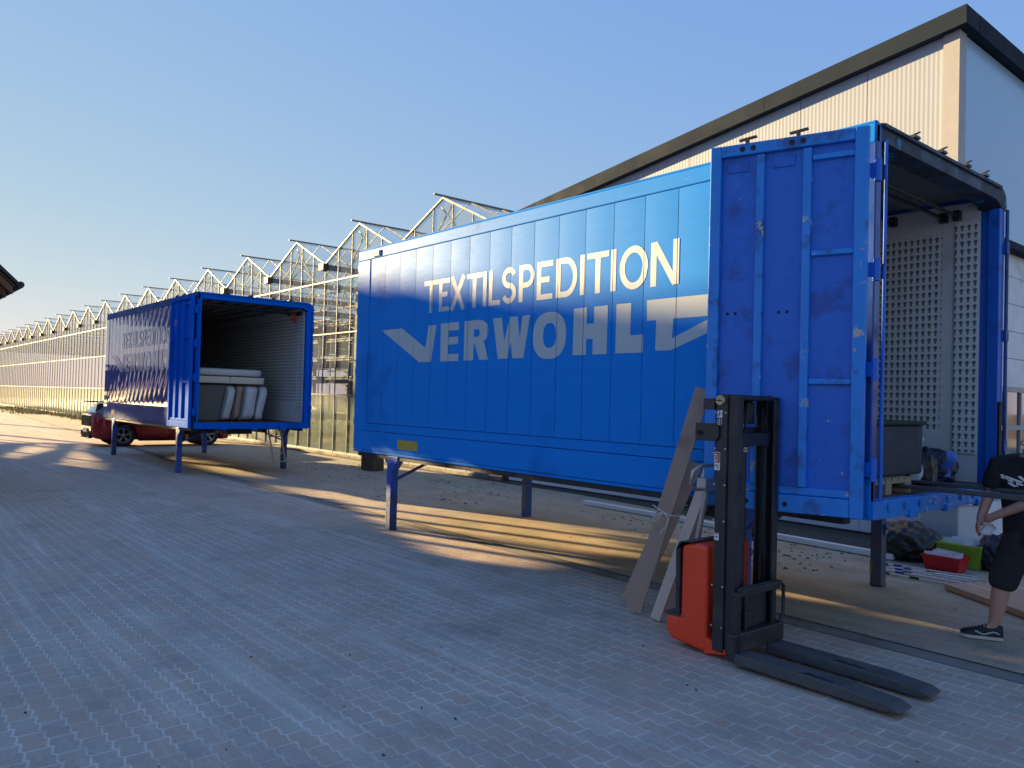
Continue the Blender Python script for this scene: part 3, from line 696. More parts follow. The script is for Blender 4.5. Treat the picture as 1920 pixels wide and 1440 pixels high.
    if near:
        mb = MB(); mb.box(.002, .02, W-.1, W-.04, 1.28, 1.85); obj('buffer', mb, M['rubber'], t, bevel=.005)
    else:
        mb = MB(); mb.tube([(-.1, W-.07, 2.08), (-.07, W-.08, 1.98), (-.02, W-.08, 1.93)], .02, 6); obj('strap_end', mb, M['rubber'], t)
    # legs
    for lx, inward in ((-6.38, 1), (-1.06, -1)):
        for ly, s in ((.06, 1), (W-.06, -1)):
            mb = MB()
            fx = lx if near else lx-.02
            mb.box(fx-.055, fx+.055, ly-.055, ly+.055, .005, ZB-.12)
            mb.box(fx-.06, fx+.06, ly-.058, ly+.058, 0, .02)
            mb.prism([(fx-.07, ZB-.04), (fx+.2, ZB-.04), (fx+.2, ZB-.09), (fx+.055, ZB-.24), (fx-.056, ZB-.24)], lambda u, v, d: (u, d, v), ly-.052, ly+.052)
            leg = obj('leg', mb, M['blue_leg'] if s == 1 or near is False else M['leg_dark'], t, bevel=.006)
            mb = MB(); mb.bar((fx-.22*1, ly+.04*s, ZB-.06), (fx-.03, ly+.04*s, ZB-.3), .03, .045); mb.bar((fx-.24, ly+.04*s, ZB-.05), (fx-.16, ly+.04*s, ZB-.13), .06, .05)
            mb.bar((fx+.05, ly+.7*s, ZB-.07), (fx+.02, ly+.05*s, ZB-.35), .035, .03)
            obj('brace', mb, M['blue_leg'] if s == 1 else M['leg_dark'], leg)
            mb = MB(); mb.lathe([(0, .03), (.028, .03), (.03, 0)], (fx+.055, ly, ZB-.42), (1, 0, 0), 10); mb.tube([(fx+.06, ly, ZB-.42), (fx+.06, ly, ZB-.5)], .012)
            obj('lock_pin', mb, M['blue_leg'], leg)
            mb = MB(); mb.box(fx-.057, fx-.03, ly-.0575, ly+.0575, .12, .24); obj('foot_marking', mb, M['foot_y'], leg)
    # markings
    mb = MB(); mb.box(-6.17, -5.70, -.0105, -.009, ZB+.065, ZB+.185) if near else mb.box(-6.5, -6.2, -.0105, -.009, ZB+.09, ZB+.19)
    obj('marker_plate', mb, M['marker'], t)
    lm = M['letter'] if near else M['letter2']
    fl = []
    for ch, a, b in LINE1: fl += glyph(ch, a, b)
    k = kid('upper_lettering', letters_mesh(fl, 'upper_lettering', lm, -.0013 if near else -.0080), t, (0, 0, 0))
    tag(k, 'thin cream capitals reading TEXTILSPEDITION')
    fl = []
    for p in LINE2: fl += poly_faces(p)
    fl += poly_faces(R_OUT, R_IN)
    ov = lambda cx, cz, rx, rz, n: [(cx+rx*(abs(math.cos(a))**.8)*math.copysign(1, math.cos(a)), cz+rz*(abs(math.sin(a))**.9)*math.copysign(1, math.sin(a))) for a in (2*math.pi*(i+.5)/n for i in range(n))]
    fl += poly_faces(ov(-5.935, 2.42, .25, .242, 32), ov(-5.93, 2.42, .098, .128, 24))
    k = kid('lower_lettering', letters_mesh(fl, 'lower_lettering', lm, -.0013 if near else -.0080), t, (0, 0, 0))
    tag(k, 'heavy cream capitals reading VERWOHLT with winged first and last letters')
    if near:
        mb = MB(); mb.box(-6.92, -6.73, -.02, -.0065, ZT-.14, ZT-.06)
        for i in range(5): mb.box(-6.915+.037*i, -6.9+.037*i, -.028, -.02, ZT-.135, ZT-.065)
        obj('vent', mb, M['cream'], t)
    else:
        mb = MB(); mb.lathe([(0, .004), (.075, .003), (.075, 0)], (-.93, -.0765, 3.19), (0, -1, 0), 24, 0, False)
        mb.lathe([(0, .006), (.055, .0055), (.055, .004)], (-.93, -.0765, 3.19), (0, -1, 0), 24, 1, False)
        mb.bar((-.955, -.0835, 3.21), (-.93, -.0835, 3.16), .004, .014, up=(0, 0, 1)); mb.bar((-.93, -.0835, 3.16), (-.90, -.0835, 3.215), .004, .014, up=(0, 0, 1))
        obj('round_emblem', mb, [M['cream'], M['blue_leaf2']], leaf)
        mb = MB()
        for q in range(5): mb.tube([(-.35, W-.2-.02*q, ZT-.25), (-.33+.01*q, W-.22-.02*q, ZT-.33-.02*q), (-.36, W-.21-.02*q, ZT-.44+.02*q)], .012, 6)
        obj('red_strap', mb, M['red_cloth'], t)
        mb = MB()
        for q in range(8): mb.bar((-.9-.7*q, .6+.11*q, ZT-.15), (-.9-.7*q, .6+.11*q, ZT-.38), .02, .035)
        objs('hanging_hook', mb, 1, M['rubber'], t)
    return t
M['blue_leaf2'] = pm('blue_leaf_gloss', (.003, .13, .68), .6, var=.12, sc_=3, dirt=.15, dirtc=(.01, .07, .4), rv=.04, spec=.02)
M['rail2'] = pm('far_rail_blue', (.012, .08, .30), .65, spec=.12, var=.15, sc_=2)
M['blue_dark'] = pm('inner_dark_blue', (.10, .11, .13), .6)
M['header'] = pm('grimy_header', (.02, .05, .11), .5, var=.4, sc_=4, dirt=.6, dirtc=(.03, .035, .04), wear=((.02, .2, .42), .6), wsc=5)
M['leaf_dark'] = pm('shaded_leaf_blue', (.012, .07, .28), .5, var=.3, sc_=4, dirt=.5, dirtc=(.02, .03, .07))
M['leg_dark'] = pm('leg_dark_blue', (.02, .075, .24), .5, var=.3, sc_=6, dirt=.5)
M['foot_y'] = pm('foot_yellow', (.22, .19, .06), .7, var=.5, sc_=30)
M['red_cloth'] = pm('red_cloth', (.5, .02, .02), .7)
def mod_holes(name, k):
    m = M['holes'].copy(); m.name = name
    for n in m.node_tree.nodes:
        if n.type == 'MATH' and n.operation in ('GREATER_THAN', 'LESS_THAN'): n.inputs[1].default_value = {'GREATER_THAN': 1.38, 'LESS_THAN': 3.5}[n.operation] if k == 's' else {'GREATER_THAN': 1.56, 'LESS_THAN': 3.5}[n.operation]
    return m
M['holes_s'] = mod_holes('perforated_strip', 's'); M['holes2'] = mod_holes('perforated_liner_far', 'f')
B1 = swap_body('swap_body', 'near worn blue swap body with cream lettering, its open rear facing right', (-2.593, 5.502, 0), True)
B2 = swap_body('swap_body', 'far dark glossy blue swap body with mattresses inside, above the red car', (-16.49, 5.469, 0), False)

# ------------------------------------------------------------------ pallet stacker (world coordinates)
M['s_red'] = pm('stacker_red', (.85, .06, .018), .38, var=.12, sc_=4, dirt=.08, dirtc=(.25, .03, .015), dsc=6, wear=((.3, .25, .22), .7), wsc=16)
M['s_black'] = pm('stacker_black', (.018, .02, .026), .42, var=.35, sc_=6, dirt=.35, dirtc=(.05, .05, .05), dsc=5)
M['s_chain'] = pm('chain', (.02, .02, .02), .5, .6, bump=1, bsc=90)
M['s_fork'] = pm('fork_worn', (.07, .072, .078), .55, .2, var=.4, sc_=6, dirt=.6, dirtc=(.10, .095, .09), dsc=4, wear=((.2, .2, .2), .68), wsc=30)
M['sticker'] = pm('sticker_white', (.75, .74, .72), .5, var=.05)
M['sticker_red'] = pm('sticker_red', (.5, .02, .02), .5)
M['brass'] = pm('zinc_roller', (.35, .31, .22), .4, .7)
st = thing('pallet_stacker', 'red and black electric pallet stacker with low forks pointing right', 'stacker', (-3.3, 5.0, 0))
a, b = 4.66, 5.22
mb = MB(); mb.prism([(-3.66, .03), (-3.34, .0), (-3.34, .745), (-3.53, .745), (-3.565, .72), (-3.565, .215), (-3.69, .205), (-3.70, .1)], lambda u, v, d: (u, d, v+.015), a-.0, b-.02)
body = obj('body', mb, M['s_red'], st, True, bevel=.03, seg=4)
mb = MB(); mb.prism([(-3.57, .235), (-3.60, .24), (-3.61, .70), (-3.58, .76), (-3.46, .775), (-3.46, .762), (-3.55, .755), (-3.572, .70)], lambda u, v, d: (u, d, v), a-.006, b-.014)
mb.box(-3.70, -3.57, a-.004, b-.018, .216, .235)
obj('rear_cover', mb, M['s_black'], body, True, bevel=.006)
mb = MB(); mb.prism([(-3.36, .0), (-3.18, .03), (-3.18, .06), (-3.36, .12)], lambda u, v, d: (u, d, v+.01), a+.01, b-.03); obj('front_skirt', mb, M['s_red'], body, True)
mb = MB()   # tiller head behind the body
mb.tube([(-3.62, 5.0, .25), (-3.68, 5.0, .7), (-3.60, 5.0, 1.12)], .022); 
mb.tube([(-3.60, 4.86, 1.12), (-3.60, 4.80, 1.16), (-3.58, 4.80, 1.26), (-3.55, 4.86, 1.30), (-3.55, 5.14, 1.30), (-3.58, 5.2, 1.26), (-3.60, 5.2, 1.16), (-3.60, 5.14, 1.12), (-3.60, 4.86, 1.12)], .014)
mb.box(-3.64, -3.56, 4.93, 5.07, 1.10, 1.2)
obj('tiller', mb, M['galv'], st, True)
def cchan(mb, x0, x1, y0, y1, z0, z1, t, openside):
    """U channel standing up, web on outer y side"""
    if openside > 0: mb.box(x0, x1, y0, y0+t, z0, z1); mb.box(x0, x0+t, y0+t, y1, z0, z1); mb.box(x1-t, x1, y0+t, y1, z0, z1)
    else: mb.box(x0, x1, y1-t, y1, z0, z1); mb.box(x0, x0+t, y0, y1-t, z0, z1); mb.box(x1-t, x1, y0, y1-t, z0, z1)
mast = MB()
for y0, y1, o in ((a, a+.075, 1), (b-.075, b, -1)): cchan(mast, -3.285, -3.20, y0, y1, .05, 1.83, .014, o)
mast.box(-3.305, -3.20, a+.09, b-.09, 1.79, 1.828); mast.box(-3.305, -3.30, a+.09, b-.09, 1.69, 1.79); mast.box(-3.305, -3.25, a+.02, b-.02, .05, .16)
mast.box(-3.40, -3.3051, a, a+.03, 1.72, 1.80)
mo = obj('outer_mast', mast, M['s_black'], st, True, bevel=.004)
mast = MB()
for y0, y1, o in ((a+.015, a+.085, 1), (b-.085, b-.015, -1)): cchan(mast, -3.197, -3.125, y0, y1, .06, 1.82, .013, o)
mast.box(-3.197, -3.13, a+.105, b-.105, 1.795, 1.82)
mast.box(-3.19, -3.15, a+.105, b-.105, 1.47, 1.56)
mi_ = obj('inner_mast', mast, M['s_black'], st, True, bevel=.004)
mb = MB(); cy = (a+b)/2+.0
mb.tube([(-3.25, cy-.02, .1), (-3.25, cy-.02, 1.46)], .034, 14); obj('lift_cylinder', mb, M['s_black'], st, True)
mb = MB(); mb.lathe([(0, -.03), (.05, -.03), (.05, .012), (0, .012)], (-3.25, cy-.02, 1.46), (0, 0, 1), 16); mb.tube([(-3.25, cy-.02, 1.47), (-3.25, cy-.02, 1.62)], .012)
mb.lathe([(.0, -.02), (.052, -.02), (.052, 0), (0, 0)], (-3.25, cy-.02, 1.44), (0, 0, 1), 16)
obj('piston_rod', mb, M['galv'], st, True)
mb = MB(); mb.box(-3.285, -3.215, a+.11, b-.11, 1.475, 1.6); mb.box(-3.28, -3.22, cy-.005, cy+.09, 1.62, 1.78); obj('crosshead', mb, M['s_black'], st, True, bevel=.005)
mb = MB(); mb.box(-3.19, -3.165, cy+.09, cy+.125, .3, 1.74); obj('lift_chain', mb, M['s_chain'], st, True)
mb = MB(); mb.prism([(-3.45, 1.50), (-3.28, 1.50), (-3.255, 1.53), (-3.255, 1.60), (-3.28, 1.625), (-3.45, 1.625)], lambda u, v, d: (u, d, v), a-.02, a-.002); mb.lathe([(0, .0), (.016, .0), (.016, -.01)], (-3.405, a-.022, 1.555), (0, 1, 0), 12, 1)
obj('side_bracket', mb, [M['s_black'], M['rubber']], st, True, bevel=.004)
mb = MB(); mb.lathe([(.0, .02), (.03, .02), (.038, .01), (.038, -.02)], (-3.25, a-.004, 1.785), (0, -1, 0), 20, 0, False); mb.lathe([(0, .023), (.008, .023), (.008, .018)], (-3.25, a-.004, 1.785), (0, -1, 0), 8, 1); mb.bar((-3.275, a-.026, 1.785), (-3.225, a-.026, 1.785), .004, .006, mi=1)
obj('mast_roller', mb, [M['brass'], M['rubber']], mo, True)
def sticker(x, z, w_, h_, marks):
    mb = MB(); mb.box(x, x+w_, a-.0025, a-.0005, z, z+h_)
    for (u0, u1, v0, v1, mi) in marks: mb.box(x+w_*u0, x+w_*u1, a-.004, a-.0026, z+h_*v0, z+h_*v1, mi)
    obj('warning_sticker', mb, [M['sticker'], M['sticker_red'], M['rubber']], mo, True)
sticker(-3.28, 1.665, .042, .052, [(.05, .6, .86, .97, 1), (.1, .9, .5, .58, 2), (.45, .55, .25, .8, 2), (.12, .3, .12, .4, 2)])
sticker(-3.295, 1.30, .045, .125, [(.1, .95, .88, .97, 1), (.1, .95, .42, .5, 1), (.68, .95, .5, .88, 1), (.2, .32, .56, .82, 2), (.32, .6, .56, .6, 2), (.32, .6, .78, .82, 2), (.42, .52, .62, .78, 2), (.2, .4, .25, .33, 2), (.3, .36, .1, .3, 2), (.6, .85, .22, .27, 2), (.6, .66, .05, .22, 2)])
sticker(-3.285, .815, .038, .05, [(.05, .95, .86, .97, 1), (.1, .9, .45, .53, 2), (.4, .5, .2, .8, 2)])
mb = MB(); mb.lathe([(.017, .0), (.019, .003), (.021, .0)], (-3.262, a-.001, 1.635), (0, -1, 0), 20); mb.box(-3.265, -3.259, a-.003, a-.001, 1.623, 1.647); obj('round_mark', mb, M['sticker'], mo, True)
mb = MB()
for q, r_ in ((0, .0), (.03, .02)): mb.tube([(-3.27+q, a+.13, .5), (-3.27+q, a+.135, 1.2), (-3.25+q, a+.14, 1.62), (-3.24+q, a+.18, 1.72), (-3.23+q, a+.22, 1.64), (-3.24+q, a+.2, 1.4)], .008, 6)
obj('hydraulic_hose', mb, M['rubber'], st, True)
mb = MB()
for z_ in (.22, .5, .95, 1.2, 1.45, 1.7):
    for x_ in (-3.295, -3.21): mb.lathe([(0, .005), (.007, .004), (.009, 0)], (x_, a-.0005, z_), (0, -1, 0), 6, 0, False)
objs('bolt', mb, 1, M['galv'], mo, True)
# carriage with guard, forks
cx = -3.07; c0, c1 = 4.64, 5.21
mb = MB()
mb.tube([(cx-.03, c0+.03, .12), (cx-.03, c0+.03, .46), (cx-.03, c0+.07, .50), (cx-.03, c1-.05, .50), (cx-.02, c1-.0, .485), (cx-.02, c1+.03, .46), (cx-.02, c1+.03, .26), (cx-.02, c1+.0, .215), (cx-.02, c1-.06, .2)], .0175, 4)
mb.box(cx-.06, cx+.0, c0+.0, c0+.045, .1, .485); mb.box(cx-.05, cx-.0, c0+.05, c1-.04, .45, .505)
mb.box(cx-.05, cx-.02, c0+.12, c0+.15, .2, .46); mb.box(cx-.05, cx-.02, c1-.11, c1-.08, .2, .46); mb.box(cx-.09, cx-.06, c0+.1, c1-.12, .2, .44)
obj('load_guard', mb, M['s_black'], st, True, bevel=.008)
mb = MB(); mb.box(cx-.05, cx+.01, c0+.02, c1, .085, .215); mb.box(cx-.06, cx+.005, c0-.035, c0+.018, .03, .21); obj('carriage', mb, M['s_black'], st, True, bevel=.012, seg=3)
mb = MB(); mb.box(cx-.08, cx-.03, c0+.13, c0+.21, .22, .33); obj('control_box', mb, M['darkmetal'], st, True, bevel=.006)
for y0 in (c0-.03, c0+.38):
    y1 = y0+.17
    mb = MB()
    top = [(cx-.02, .085), (-2.3, .085), (-2.04, .065), (-1.99, .045)]; bot = [(-1.985, .03), (-2.1, .015), (cx-.02, .02)]
    mb.prism(top+bot, lambda u, v, d: (u, d, v), y0, y1)
    fk = obj('fork', mb, M['s_fork'], st, True, bevel=.01, seg=3)
    mb = MB()
    pts = [(-2.62, y0+.03), (-2.40, y0+.03), (-2.40, y0+.055), (-2.455, y0+.055), (-2.475, y0+.085), (-2.51, y0+.055), (-2.57, y0+.085), (-2.60, y0+.055)]
    mb.prism(pts, lambda u, v, d: (u, v, d), .0845, .0862); obj('roller_slot', mb, M['rubber'], fk, True)
    mb = MB(); mb.lathe([(0, -.05), (.032, -.05), (.036, -.04), (.036, .04), (.032, .05), (0, .05)], (-2.45, (y0+y1)/2, .037), (0, 1, 0), 16); obj('load_wheel', mb, M['rubber'], fk, True)
for y in (a+.12, b-.14):
    mb = MB(); mb.lathe([(0, -.035), (.065, -.035), (.07, -.025), (.07, .025), (.065, .035), (0, .035)], (-3.55, y, .07), (0, 1, 0), 20); obj('wheel', mb, M['rubber'], st, True)

# ------------------------------------------------------------------ boards leaning behind the stacker
M['board'] = pm('brown_board', (.42, .29, .225), .55, var=.12, sc_=5, stretch=(1, 1, .2), dirt=.2, dirtc=(.2, .14, .1))
M['board2'] = pm('light_board', (.60, .45, .37), .6, var=.1, sc_=6, stretch=(1, 1, .2))
M['edge_white'] = pm('board_edge', (.6, .55, .48), .6)
M['string'] = pm('string', (.7, .68, .62), .8)
def plank(p, q, wd, th, face, mat, label, ex=None):
    p, q = Vector(p), Vector(q); d = (q-p).normalized(); fn = Vector(face); side = d.cross(fn).normalized(); n = side.cross(d)
    vs = []
    for e in (p, q):
        for i, j in ((-1, -1), (1, -1), (1, 1), (-1, 1)): vs.append(e+side*i*wd/2+n*j*th/2)
    lift = min(v.z for v in vs)
    vs = [v-Vector((0, 0, lift-.0)) for v in vs]
    mb = MB(); mb.add(vs, [(0, 1, 2, 3), (7, 6, 5, 4), (0, 4, 5, 1), (2, 6, 7, 3)], 0); mb.add(vs, [(1, 5, 6, 2), (3, 7, 4, 0)], 1)
    b_ = (p.x, p.y, 0)
    return solo('wooden_plank', mb, [mat, ex or mat], label, 'plank', b_, 'brown planks leaning behind the stacker', bevel=.003)
plank((-4.52, 5.22, 0), (-3.98, 5.34, 1.25), .17, .018, (.35, -.9, .2), M['board'], 'short brown plank with pale edge, lowest and furthest left of the leaning planks', M['edge_white'])
plank((-4.37, 5.09, 0), (-3.81, 5.22, 1.86), .125, .03, (.5, -.85, .1), M['board'], 'longest brown plank of the leaning bunch, reaching the top of the stacker mast')
plank((-4.11, 5.06, 0), (-3.68, 5.26, 1.45), .085, .03, (.2, -.95, .1), M['board2'], 'narrow paler plank of the leaning bunch, its foot next to the red stacker body')
plank((-4.20, 5.26, 0), (-3.72, 5.345, 1.42), .12, .03, (.5, -.85, .1), M['board'], 'brown plank at the back of the leaning bunch, mostly hidden by the stacker mast')
mb = MB(); mb.tube([(-4.19, 5.09, .92), (-4.08, 5.04, .90), (-4.00, 5.07, .86), (-3.90, 5.12, .86)], .0035, 5)
mb.tube([(-4.05, 5.035, .885), (-4.07, 5.02, .83), (-4.11, 5.02, .80), (-4.12, 5.02, .83), (-4.07, 5.02, .87), (-4.02, 5.03, .88), (-3.98, 5.03, .84), (-4.00, 5.03, .77), (-4.05, 5.03, .73), (-4.06, 5.03, .70)], .0035, 5)
solo('string', mb, M['string'], 'white string looped round the leaning brown planks', 'string', (-4.1, 5.02, .6))

# ------------------------------------------------------------------ load in the near swap body
FZ = ZB+.1
def blob(c, r, seed, amp=.18, nu=72, nv=44, flat=0, pw=1.):
    rn = random.Random(seed); ph = [(rn.uniform(1, 6), rn.uniform(1, 6), rn.uniform(0, 6.28), rn.uniform(0, 6.28), rn.uniform(.3, 1)) for _ in range(9)]
    mb = MB()
    def fn(u, v):
        th = 2*math.pi*u; la = math.pi*(v-.5)
        d = Vector((math.cos(th)*math.cos(la), math.sin(th)*math.cos(la), math.sin(la)))
        cr = amp*(.55*abs(math.sin(6*d.x+4*d.z+ph[0][2]))*abs(math.sin(5*d.y-6*d.z+ph[1][2]))-.3*abs(math.sin(11*d.x-8*d.z+5*d.y+ph[2][2])))
        k = 1+cr+amp*sum(w_*abs(math.sin(f1*d.x*2+p1+f2*d.z))*math.cos(f2*d.y*2+p2) for f1, f2, p1, p2, w_ in ph)/2.2
        sx = lambda t, e: math.copysign(abs(t)**e, t)
        q = Vector((sx(d.x, pw)*r[0], sx(d.y, pw)*r[1], sx(d.z, pw)*r[2]))*k
        z = q.z
        if z < -r[2]*.8: z = -r[2]*.8
        return (c[0]+q.x, c[1]+q.y, c[2]+z+r[2]*.8)
    mb.grid(fn, nu, nv); return mb
M['felt'] = pm('dark_cover', (.045, .05, .062), .85, var=.2, sc_=3, bump=.2)
M['turf'] = pm('green_carpet', (.02, .045, .025), .95, var=.5, sc_=30, bump=1, bsc=120)
M['whitebag'] = pm('pale_bag', (.55, .60, .68), .6, var=.15, sc_=8)
M['navy'] = pm('navy_bag', (.012, .016, .035), .6, var=.3, sc_=6)
M['bagblue'] = pm('bright_blue_cloth', (.06, .16, .55), .6, var=.2, sc_=12)
M['tarp'] = pm('black_tarp', (.012, .018, .017), .42, var=.3, sc_=6, bump=.5, bsc=9)
M['pwood'] = pm('pallet_wood', (.33, .26, .16), .8, var=.3, sc_=10, stretch=(1, 6, 6), dirt=.3, dirtc=(.12, .09, .06))
OX, OY = -2.593, 5.502
pal = thing('pallet', 'wooden pallet at the open end of the near blue container', 'pallet', (OX-.7, 6.0, FZ))
mb = MB()
for k in range(7): mb.box(OX-1.25, OX-.12, 5.66+k*.115, 5.75+k*.115, FZ+.105, FZ+.125)
for xx in (OX-1.25, OX-.72, OX-.22): mb.box(xx, xx+.1, 5.66, 6.44, FZ+.083, FZ+.1045)
obj('deck_boards', mb, M['pwood'], pal, True)
mb = MB()
for xx in (OX-1.25, OX-.72, OX-.22):
    for yy in (5.66, 6.0, 6.34): mb.box(xx, xx+.1, yy, yy+.1, FZ+.015, FZ+.0825)
objs('block', mb, 1, M['pwood'], pal, True)
mb = MB()
for yy in (5.66, 6.0, 6.34): mb.box(OX-1.25, OX-.12, yy, yy+.1, FZ+.001, FZ+.0145)
objs('runner', mb, 1, M['pwood'], pal, True)
rb = thing('covered_box', 'dark grey fabric covered block topped with dark green carpet, in the near container', 'box', (OX-.47, 6.3, FZ+.125))
mb = MB(); mb.grid(lambda u, v: (-.5+1.0*u if False else -.42+.04*math.sin(5*v)+.0, -.6+1.06*u, .0+.42*v), 2, 2) if False else None
mb.box(-.75, .30, -.66, .48, 0, .40); obj('cover', mb, M['felt'], rb, bevel=.03, seg=3)
mb = MB(); mb.box(-.77, .32, -.68, .50, .402, .435); obj('carpet', mb, M['turf'], rb, bevel=.014)
def patch(name, c, ax, ay, w_, h_, seed, mat, label, cat, base, th=.03):
    mb = MB(); ax, ay = Vector(ax), Vector(ay); n = ax.cross(ay).normalized(); rn = random.Random(seed); p = [rn.uniform(0, 6) for _ in range(4)]
    def fn(u, v, s): return Vector(c)+ax*(u-.5)*w_*(1-.12*math.sin(3*v+p[0]))+ay*(v-.5)*h_+n*(.02*math.sin(6*u+p[1])+.02*math.sin(7*v+p[2])+s*th/2*(math.sin(math.pi*u)*math.sin(math.pi*v))**.3)
    mb.grid(lambda u, v: fn(u, v, 1), 10, 10); mb.grid(lambda u, v: fn(u, v, -1), 10, 10)
    return solo(name, mb, mat, label, cat, base)
solo('grey_bag', blob((OX-.42, 6.98, FZ), (.12, .10, .24), 5, .06, pw=.6), M['felt'], 'small grey upright bag with a pale blue side, right of the covered block', 'bag', (OX-.42, 6.98, FZ))
patch('paper_sack', (OX-.27, 6.90, FZ+.24), (.25, .95, 0), (0, -.08, 1), .20, .36, 2, M['whitebag'], 'pale blue-white paper sack standing beside the dark covered block', 'sack', (OX-.27, 6.90, FZ))
solo('duffel_bag', blob((OX-.38, 7.42, FZ), (.2, .32, .17), 11, .14), M['navy'], 'rounded navy duffel bag low on the floor near the far door post', 'bag', (OX-.38, 7.42, FZ))
patch('blue_cloth', (OX-.17, 7.32, FZ+.19), (.1, 1, 0), (.25, -.1, 1), .16, .22, 6, M['bagblue'], 'crumpled bright blue and white cloth lying on the navy duffel bag', 'cloth', (OX-.17, 7.32, FZ))
mb = blob((OX-.30, 7.08, FZ), (.1, .12, .15), 21, .1, pw=.6); solo('black_box_bag', mb, M['tarp'], 'black boxy bag between the paper sack and the navy duffel bag', 'bag', (OX-.30, 7.08, FZ))

# forks of a truck reaching in from the right
ff = thing('fork_carriage', 'two long dark steel forks reaching in from the right to the pallet', 'forks', (-1.2, 6.4, 1.1))
for y, z in ((6.36, 1.157), (6.86, 1.157)):
    mb = MB(); mb.prism([(-3.0, z-.01), (-1.15, z-.03), (-1.15, z+.02), (-3.0, z+.012)], lambda u, v, d: (u, d, v), y-.045, y+.045)
    mb.box(-1.15, -1.1, y-.045, y+.045, z-.03, z+.5); obj('fork', mb, M['s_fork'], ff, True, bevel=.008)
mb = MB(); mb.box(-1.098, -1.03, 6.15, 7.05, 1.2, 1.3); mb.box(-1.098, -1.03, 6.15, 7.05, 1.5, 1.6); mb.box(-1.02, -.9, 6.2, 6.3, .0, 2.2); mb.box(-1.02, -.9, 6.9, 7.0, .0, 2.2)
obj('carriage', mb, M['s_black'], ff, True)

# ------------------------------------------------------------------ things on the ground at the right
solo('rubbish_bag', blob((-4.12, 9.72, 0), (.36, .34, .24), 8, .17), M['tarp'], 'knotted black-green plastic rubbish bag on the ground behind the right container leg', 'bag', (-4.12, 9.72, 0))
mb = MB(); mb.lathe([(.0, .48), (.03, .49), (.05, .44), (.12, .36)], (-4.14, 9.7, 0), (0, .1, 1), 9); 
def crate(name, x0, x1, y0, y1, h, mat, label, paper):
    t = thing(name, label, 'box', ((x0+x1)/2, (y0+y1)/2, 0)); mb = MB(); g = .012; sl_ = .03
    def ring(z, e): return [(x0-e, y0-e, z), (x1+e, y0-e, z), (x1+e, y1+e, z), (x0-e, y1+e, z)]
    o = ring(0.0, -sl_)+ring(h, 0)+ring(h, -g)+ring(g, -sl_-g)
    mb.add(o, [(3, 2, 1, 0)]+[(i, (i+1) % 4, 4+(i+1) % 4, 4+i) for i in range(4)]+[(4+i, 4+(i+1) % 4, 8+(i+1) % 4, 8+i) for i in range(4)]+[(8+i, 8+(i+1) % 4, 12+(i+1) % 4, 12+i) for i in range(4)]+[(12, 13, 14, 15)])
    mb.box(x0-.012, x1+.012, y0-.012, y0-.001, h-.02, h-.004)
    obj('shell', mb, mat, t, True)
    return t
M['redp'] = pm('red_plastic', (.5, .012, .015), .35, var=.1); M['greenp'] = pm('green_plastic', (.25, .42, .04), .4, var=.12)
M['paper'] = pm('paper', (.72, .70, .74), .7, var=.08, sc_=9)
crate('red_crate', -3.76, -3.36, 9.22, 9.5, .165, M['redp'], 'small red plastic crate full of papers on the ground', True)
crate('green_crate', -3.78, -3.30, 9.62, 9.98, .26, M['greenp'], 'lime green plastic crate with papers, standing behind the red crate', True)
def papers(cx, cy, z, n, seed, label):
    rn = random.Random(seed); mb = MB()
    for i in range(n):
        a_ = rn.uniform(-.3, .3); t_ = rn.uniform(-.25, .25); x = cx+rn.uniform(-.09, .09); y = cy+rn.uniform(-.06, .06); zz_ = z+rn.uniform(-.02, .02)
        Mx = Matrix.Translation((x, y, zz_)) @ Matrix.Rotation(a_, 4, 'Z') @ Matrix.Rotation(1.2+t_, 4, 'X'); mb.box(-.12, .12, -.08, .08, 0, .003, 0, Mx)
    return solo('paper_stack', mb, M['paper'], label, 'papers', (cx, cy, z-.1))
papers(-3.57, 9.36, .12, 9, 3, 'white papers sticking out of the red crate')
papers(-3.55, 9.80, .22, 11, 4, 'white papers heaped in the lime green crate')
solo('dark_sack', blob((-3.22, 9.9, 0), (.22, .25, .2), 31, .2), M['navy'], 'dark blue crumpled sack on the ground to the right of the green crate', 'sack', (-3.22, 9.9, 0))
M['pole_w'] = pm('pole_silver', (.6, .62, .66), .3, .5); M['pole_b'] = pm('pole_blue_joint', (.02, .05, .3), .4)
rn = random.Random(5)
for i in range(7):
    y = 8.52+.07*i+rn.uniform(-.02, .02); x0 = -4.0+rn.uniform(0, .22); z = .014+.016*(i % 3)
    p = thing('tent_pole', 'thin silver pole with dark blue joints in the loose bundle on the ground', 'pole', (x0, y, z), 0, 'bundle of thin poles on the ground')
    dy = -.30+.10*rn.random()+.02*i; lx = .95+rn.uniform(-.1, .1)
    mb = MB(); mb.tube([(0, 0, 0), (lx, dy+.25, 0)], .0085, 6); obj('tube', mb, M['pole_w'], p)
    mb = MB(); f = rn.uniform(.05, .3); q = Vector((lx, dy+.25, 0))
    mb.tube([q*f, q*(f+.09)], .014, 6); mb.tube([q*0-q*.02, q*.04], .013, 6); objs('joint', mb, 3, M['pole_b'] if i % 3 else M['rubber'], p)
M['card'] = pm('cardboard', (.50, .30, .20), .8, var=.12, sc_=3, dirt=.15, dirtc=(.35, .2, .12))
cb = thing('flat_carton', 'large flat brown carton lying on the ground by the person', 'box', (-2.5, 9.0, 0))
